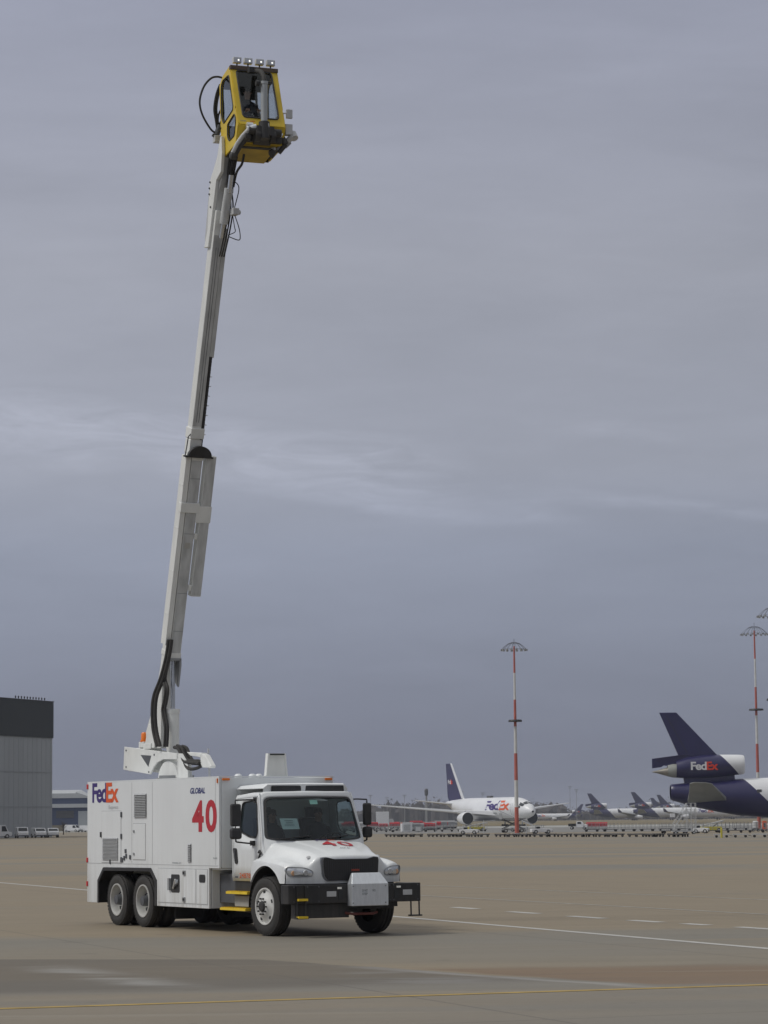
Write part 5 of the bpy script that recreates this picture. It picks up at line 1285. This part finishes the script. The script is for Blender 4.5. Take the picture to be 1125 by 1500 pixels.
# ------------------------------------------------------------------ vehicles and equipment on the apron
def wheels(par, xs, w, r, name='wheel', t=.2):
    for x in xs:
        for s in (-1, 1):
            g = M(); g.lathe([(-t/2,r*.7),(-t/2,r),(t/2,r),(t/2,r*.7)], (0,1,0), (x,s*w,r), 14); a = g.build(name, RUBBER, par)
            g = M(); g.lathe([(t/2,r*.55),(t/2+.01,r*.3)], (0,s,0), (x,s*w,r), 10); g.build('rim', LGREY, a)
def utility_van(label, loc, rz, group, body=JETW, L_=3.9, H=1.6):
    v = thing('utility_van', label, 'van', loc, rz, group)
    k = L_/3.9
    g = M(); g.xz(smooth_poly([(-1.95*k,.3),(1.95*k,.3),(1.95*k,.85),(1.45*k,.95),(1.05*k,H-.05),(-1.85*k,H),(-1.95*k,H-.1)], .12), -.78, .78); g.build('body', body, v, bevel=.05)
    for s in (-1, 1):
        g = M(); g.xz([(.45*k,.98),(1.28*k,.98),(.98*k,H-.15),(.45*k,H-.15)], min(s*.78,s*.80), max(s*.78,s*.80)); g.build('side_window', WINDOWD, v)
        g = M(); g.lathe([(0,.10),(.02,.08)], (1,0,0), (1.95*k, s*.55, .65), 10); g.build('headlight', LIGHTW, v)
    g = M(); g.add([(1.44*k,-.68,.99),(1.44*k,.68,.99),(1.10*k,.62,H-.12),(1.10*k,-.62,H-.12)], [(0,1,2,3)]); g.build('windscreen', WINDOWD, v, solid=.03)
    g = M(); g.add([(-1.97*k,-.6,.95),(-1.97*k,.6,.95),(-1.95*k,.6,H-.2),(-1.95*k,-.6,H-.2)], [(0,1,2,3)]); g.build('rear_window', WINDOWD, v, solid=.02)
    g = M(); g.box(-2.0*k,2.02*k,-.76,.76,.28,.42); g.build('bumper', DGREY, v)
    wheels(v, (-1.2*k, 1.25*k), .72, .3)
    return v
vg = 'small white vans parked by the hangars'
v0 = utility_van('white box van with red lettering, leftmost of the row before the tall hangar', (-56.4, 400, 0), R(15), vg, H=1.9)
for s in (-1, 1): text('logo_letters', 'Fed', -1.4, -.5, 1.1, 1.6, (lambda u, v: (u, -.79, v)) if s < 0 else (lambda u, v: (-u-1.4, .79, v)), PURPLE, v0, bold=.04); text('logo_letters', 'Ex', -.5, .2, 1.1, 1.6, (lambda u, v: (u, -.79, v)) if s < 0 else (lambda u, v: (-u-1.4, .79, v)), ORANGE, v0, bold=.04)
utility_van('white van with dark windows, second in the row before the tall hangar', (-53.1, 401, 0), R(-75), vg, H=1.6, L_=3.9)
utility_van('white van third from the left in the row before the tall hangar', (-50.9, 403, 0), R(-70), vg, H=1.45, L_=3.6)
utility_van('white van at the hangar corner, last of its row', (-49.1, 405, 0), R(-78), vg, H=1.4, L_=3.4)
utility_van('pale van farther off on the left in front of the blue-banded hangar', (-73.0, 640, 0), R(-20), vg, H=1.7)
utility_van('pale van nearest the truck tank in front of the blue-banded hangar', (-69.3, 640, 0), R(-24), vg, H=1.5)
# a small bare tree by the hangar corner
bt = thing('bare_tree', 'small bare tree beside the corner of the tall hangar', 'tree', (-58.3, 497, 0))
g = M(); g.tube([(0,0,0),(.05,0,.8),(0,.05,1.7)], [.12,.08,.05], 6); g.build('trunk', mat('bark',(.06,.05,.04),.9), bt)
g = M(); rnd = random.Random(5)
for i in range(60):
    a = rnd.uniform(0, 6.28); e = rnd.uniform(.3, 1.4); l = rnd.uniform(.6, 1.5); z0 = rnd.uniform(.6, 1.7)
    g.tube([(0,0,z0), (math.cos(a)*math.cos(e)*l*.5, math.sin(a)*math.cos(e)*l*.5, z0+math.sin(e)*l*.5), (math.cos(a+.3)*math.cos(e)*l, math.sin(a+.3)*math.cos(e)*l, z0+math.sin(e)*l*.9)], [.03,.02,.01], 4)
g.build('crown', mat('twigs',(.07,.06,.05),.9), bt)

def dolly(label, loc, rz, group, deck, L_=1.45, W_=1.3):
    d = thing('cargo_dolly', label, 'dolly', loc, rz, group)
    g = M(); g.box(-L_/2, L_/2, -W_/2, W_/2, .24, .31); g.box(-L_/2,L_/2,-W_/2,-W_/2+.06,.31,.37); g.box(-L_/2,L_/2,W_/2-.06,W_/2,.31,.37); g.box(-L_/2,-L_/2+.05,-W_/2,W_/2,.18,.26); g.build('deck', deck, d)
    for x in (-L_*.33, L_*.33):
        for s in (-1, 1):
            g = M(); g.lathe([(-.06,.13),(.06,.13)], (0,1,0), (x,s*W_*.42,.13), 10); g.build('wheel', RUBBER, d)
    g = M(); g.tube([(L_/2,0,.22),(L_/2+.35,0,.14)], .025, 5); g.build('tow_bar', DGREY, d)
    return d
dm = mat('dolly_grey', (.085,.08,.075), .7, var=.5, scale=.9)
d0 = dolly('low grey cargo dolly in the long line across the apron behind the truck', (.6, 337, 0), R(-59), 'line of low cargo dollies', dm)
n = 30
for i in range(1, n):
    t = (i+random.uniform(-.22,.22)+(-.3 if i % 2 and i > 14 else 0))/(n-1)
    if i in (4, 11, 19, 24): continue
    c = dup(d0, (.6+(30.9-.6)*t, 337+(286-337)*t+random.uniform(-1.2,1.2), 0), R(-59+random.uniform(-22,22)), d0['label'])
lw = mat('dolly_white', (.50,.50,.49), .6, var=.15)
for i in range(5):
    lab = 'white flatbed dolly in the near row below the big purple jet'
    if i == 0: d1_ = dolly(lab, (32.9, 272, 0), R(-6), 'near white flatbed dollies', lw, 1.5, 1.5)
    else: dup(d1_, (32.9+i*1.75, 272-i*.9, 0), R(-6), lab)
# mesh carts (grey frames)
def mesh_cart(label, loc, rz, group, cover=None, wid=2.3):
    d = thing('baggage_cart', label, 'cart', loc, rz, group)
    g = M(); g.box(-wid/2, wid/2, -.75, .75, .28, .36); g.build('deck', DGREY, d)
    g = M()
    for x in (-wid/2, -wid/4, 0, wid/4, wid/2):
        for s in (-.72, .72): g.box(x-.02, x+.02, s-.02, s+.02, .36, 1.25)
    for z in (.6, .9, 1.22):
        for s in (-.72, .72): g.box(-wid/2, wid/2, s-.015, s+.015, z, z+.03)
    g.build('frame', MGREY if cover is None else LGREY, d)
    if cover:
        g = M(); pr = [(-.78,.75),(-.78,1.25),(-.5,1.52),(.5,1.52),(.78,1.25),(.78,.75)]
        g.yz(pr, -wid/2-.02, wid/2+.02); g.build('cover', cover, d)
        g = M(); g.box(-wid/2-.05, wid/2+.05, -.82,-.79,.62,.76); g.build('rail', LGREY, d)
    for x in (-wid*.35, wid*.35):
        for s in (-1, 1): g = M(); g.lathe([(-.07,.17),(.07,.17)], (0,1,0), (x,s*.6,.17), 10); g.build('wheel', RUBBER, d)
    return d
mc0 = None
gl = 'grey wire-sided baggage cart parked in the rows on the far apron'
spots = [(30.5+i*2.7, 412-i*.6, R(-8+random.uniform(-5,5))) for i in range(9)] + [(-6.5+i*2.75, 470-i*1.2, R(random.uniform(-8,8))) for i in range(9)] + [(36+i*2.6, 352-i*1.2, R(random.uniform(-10,10))) for i in range(5)] + [(-9+i*2.9, 520, R(random.uniform(-5,5))) for i in range(5)]
for i, (x, y, a) in enumerate(spots):
    if i == 0: mc0 = mesh_cart(gl, (x, y, 0), a, 'grey baggage carts')
    else: dup(mc0, (x, y, 0), a, gl)
rl = 'red covered cart with white rail in the storage rows left of the white jet'
wl2 = 'pale covered cart standing among the red ones in the storage rows'
rnd = random.Random(11)
rspots = [(-12+i*2.3, 560+i*6, R(6)) for i in range(10)] + [(4.5+i*.95, 500+i*11, R(24)) for i in range(12)] + [(-14+i*2.6, 640+i*2, R(0)) for i in range(9)]
rc0 = mesh_cart(rl, (rspots[0][0], rspots[0][1], 0), rspots[0][2], 'red covered carts', REDC, 2.0)
wc0 = mesh_cart(wl2, (-10.2, 548, 0), R(10), 'pale covered carts', MGREY, 2.0)
for i, (x, y, a) in enumerate(rspots[1:]):
    pale = i % 4 == 2 or rnd.random() < .15
    dup(wc0 if pale else rc0, (x+rnd.uniform(-.5,.5), y+rnd.uniform(-6,6), 0), a+rnd.uniform(-.4,.4), wl2 if pale else rl, scale=rnd.uniform(.85, 1.2))
r1 = mesh_cart('left one of the two red covered carts right of the pickup', (37.0, 500, -.25), R(5), 'pair of red carts', REDC, 1.75)
dup(r1, (38.95, 500, -.25), R(-4), 'right one of the two red covered carts right of the pickup')
# pickup truck with black flatbed
pk = thing('pickup_truck', 'white pickup with black stake bed beside the red covered carts', 'pickup', (34.6, 500, 0), R(-10))
g = M(); g.xz(smooth_poly([(-.35,.35),(1.75,.35),(1.75,.85),(.95,.95),(.65,1.45),(-.25,1.45),(-.35,.9)], .1), -.72, .72); g.build('cab', JETW, pk, bevel=.05)
g = M(); g.box(-1.75,-.42,-.8,.8,.55,1.05); g.build('stake_bed', BLACK, pk)
g = M(); g.xz([(-.1,.98),(.62,.98),(.50,1.35),(-.1,1.35)], -.735, -.722); g.build('side_window', WINDOWD, pk)
g = M(); g.box(1.5,1.77,-.7,.7,.35,.75); g.build('grille', DGREY, pk)
wheels(pk, (-1.15, 1.1), .68, .27)
def tug(label, loc, rz, L_=2.6, cab=True):
    d = thing('tow_tug', label, 'tug', loc, rz, 'white tow tugs on the apron')
    g = M(); g.xz(smooth_poly([(-L_/2,.2),(L_/2,.2),(L_/2,.62),(L_*.1,.70),(-L_/2,.62)], .08), -.65, .65); g.build('body', JETW, d, bevel=.05)
    if cab:
        g = M()
        for x in (-L_*.30, L_*.08):
            for s in (-.58,.58): g.box(x-.03,x+.03,s-.03,s+.03,.62,1.12)
        g.box(-L_*.33, L_*.11, -.62,.62,1.12,1.18); g.build('canopy', LGREY, d)
        g = M(); g.box(-L_*.26,-L_*.08,-.45,.45,.62,.95); g.build('seat', BLACK, d)
    g = M(); g.box(L_/2-.02,L_/2+.04,-.6,.6,.22,.36); g.build('bumper', BLACK, d)
    wheels(d, (-L_*.30, L_*.30), .58, .26)
tug('white tow tug just left of the banded mast, under the jet belly', (11.2, 379, 0), R(-8))
tug('white tow tug with canopy right of the banded mast', (21.0, 377, 0), R(10), 2.9)
tug('white tow tug beneath the big purple jet, beside the access stairs', (39.2, 345, 0), R(-15), 1.9)
# access stairs
st = thing('access_stairs', 'white lattice access stairs on wheels left of the big purple jet belly', 'stairs', (35.8, 333, 0), R(0))
g = M()
for s in (-.55, .55):
    g.tube([(-1.35,s,.5),(.3,s,3.0),(1.4,s,3.0)], .035, 5); g.tube([(-1.35,s,1.2),(.3,s,3.7),(1.4,s,3.7)], .025, 5)
    for x in (.3,.85,1.4): g.tube([(x,s,.35),(x,s,3.7)], .035, 5)
    for i in range(6): t = i/5; g.tube([(-1.35+1.65*t,s,.5+2.5*t),(-1.35+1.65*t,s,1.2+2.5*t)], .02, 5)
    for a, b in (((.3,.5),(1.4,1.7)),((1.4,.5),(.3,1.7)),((.3,1.8),(1.4,2.9)),((1.4,1.8),(.3,2.9)),((-1.2,.4),(.3,2.0))): g.tube([(a[0],s,a[1]),(b[0],s,b[1])], .02, 5)
g.build('frame', LGREY, st)
g = M()
for i in range(9): t = i/8; g.box(-1.4+1.65*t,-1.2+1.65*t,-.52,.52,.5+2.45*t,.53+2.45*t)
g.box(.3,1.4,-.52,.52,2.97,3.0); g.build('tread', MGREY, st)
g = M(); g.box(-1.5,1.5,-.6,.6,.28,.4); g.build('base', LGREY, st)
g = M(); g.box(-1.65,-1.1,-.3,.3,2.05,2.5); g.build('control_box', JETW, st)
wheels(st, (-1.1, 1.1), .6, .18, t=.12)
# belt loaders and high loader under the white jet
def loader(label, loc, rz, ang, m_, L_=5.0):
    d = thing('belt_loader', label, 'belt loader', loc, rz, 'belt loaders')
    g = M(); g.box(-1.5,1.3,-.7,.7,.3,.75); g.build('chassis', m_, d, bevel=.04)
    c, s = math.cos(ang), math.sin(ang)
    g = M(); g.xz([(-L_*.45*c,.8),(L_*.55*c,.8+L_*s),(L_*.55*c,.95+L_*s),(-L_*.45*c,.95)], -.4,.4); g.build('belt', LGREY, d)
    g = M(); g.tube([(.2,0,.7),(.9*c,0,.8+L_*.62*s)], .06, 6); g.build('strut', DGREY, d)
    wheels(d, (-1.0, .9), .62, .28)
loader('yellow loader standing under the left wing root of the white jet', (15.2, 470, 0), R(8), R(10), YEL2, 3.4)
loader('belt loader with raised pale conveyor beneath the nose of the white jet', (20.9, 440, 0), R(172), R(24), LGREY, 6.0)
loader('yellow belt loader under the belly of the big purple jet', (42.2, 360, 0), R(5), R(12), YEL2, 3.0)
sl = thing('high_loader', 'grey scissor high loader beside the foot of the banded mast', 'loader', (18.6, 410, 0), R(10))
g = M(); g.box(-1.8,1.8,-.9,.9,.35,.6); g.build('chassis', MGREY, sl)
g = M()
for s in (-.7,.7): g.tube([(-1.5,s,.6),(1.5,s,2.0)], .06, 5); g.tube([(1.5,s,.6),(-1.5,s,2.0)], .06, 5)
g.build('scissor_arm', DGREY, sl)
g = M(); g.box(-1.8,1.8,-.9,.9,2.0,2.15); g.box(-1.8,-1.75,-.9,.9,2.15,2.9); g.build('platform', MGREY, sl)
wheels(sl, (-1.2,1.2), .8, .3)
# box truck, container, posts, tank
bx = thing('box_truck', 'distant white box truck seen between the cab mirror and the red carts', 'truck', (-.8, 620, .0), R(0))
g = M(); g.box(-1.7,1.2,-1.0,1.0,.9,3.9); g.build('box', JETW, bx, bevel=.05)
g = M(); g.xz([(1.25,.5),(2.4,.5),(2.4,1.4),(2.1,2.3),(1.25,2.3)], -.9,.9); g.build('cab', LGREY, bx)
wheels(bx, (-1.0,1.8), .85, .45)
ct = thing('cargo_container', 'white cargo container standing alone at the end of the red cart row', 'container', (3.15, 455, 0), R(12))
g = M(); g.xz(smooth_poly([(-.85,.1),(.75,.1),(.85,.4),(.85,1.45),(-.85,1.45)], .03), -.7,.7); g.build('body', JETW, ct, bevel=.02)
g = M(); g.box(-.6,.5,-.72,-.70,.3,1.3); g.build('door', LGREY, ct)
ct2 = thing('cargo_container', 'small grey container next to the lone white container', 'container', (5.2, 455, 0), R(-8))
g = M(); g.xz(smooth_poly([(-.6,.1),(.5,.1),(.6,.3),(.6,.95),(-.6,.95)], .03), -.6,.6); g.build('body', MGREY, ct2, bevel=.02); g = M(); g.box(-.4,.4,-.62,-.60,.2,.85); g.build('door', LGREY, ct2)
for i, (x, y, h, lab) in enumerate([(8.0, 455, 1.75, 'white post standing alone left of the white jet fuselage'), (13.0, 372, 1.9, 'white post between the tow tug and the banded mast'), (17.9+.8, 372, 1.6, 'short white post close to the banded mast')]):
    g = M(); g.lathe([(0,.14),(.04,.14),(.05,.05),(h,.045),(h+.03,.02)], (0,0,1), (0,0,0), 8); o = g.build('marker_post', LGREY); o.location = (x, y, 0); tag(o, lab, 'post', 'white marker posts')
g = M(); g.lathe([(0,.10),(.9,.10),(.95,.06)], (0,0,1), (0,0,0), 12); o = g.build('bollard', YEL2); o.location = (32.6, 269.5, 0); tag(o, 'yellow bollard at the left end of the near white flatbed dollies', 'bollard')
tk = thing('water_tank', 'white upright tank cart beneath the big purple jet', 'tank', (49.6, 372, 0))
g = M(); g.lathe([(.4,.3),(.45,.4),(1.3,.4),(1.42,.25)], (0,0,1), (0,0,0), 16); g.build('tank', LGREY, tk, smooth=40)
g = M(); g.box(-.5,.5,-.4,.4,.28,.4); g.build('base', DGREY, tk); wheels(tk, (-.35,.35), .38, .14, t=.08)
gp = thing('power_cart', 'orange ground power cart beside the white tank cart', 'power cart', (50.8, 372, 0))
g = M(); g.box(-.26,.26,-.4,.4,.3,1.4); g.build('housing', ORNG, gp, bevel=.05); g = M(); g.box(-.18,.18,-.42,-.4,.6,1.1); g.build('panel', DGREY, gp); wheels(gp, (-.3,.3), .38, .15, t=.08)

# ------------------------------------------------------------------ haze
hm = bpy.data.materials.new('haze'); hm.use_nodes = True; nt = hm.node_tree; nt.nodes.clear()
o_ = N(nt, 'ShaderNodeOutputMaterial'); pv = N(nt, 'ShaderNodeVolumePrincipled'); pv.inputs['Color'].default_value = (.78,.82,.92,1); pv.inputs['Density'].default_value = .00012
nt.links.new(pv.outputs[0], o_.inputs['Volume'])
g = M(); g.box(-3600, 3600, -80, 6600, -1.5, 34); hz = g.build('haze', hm); struct(hz, 'stuff')
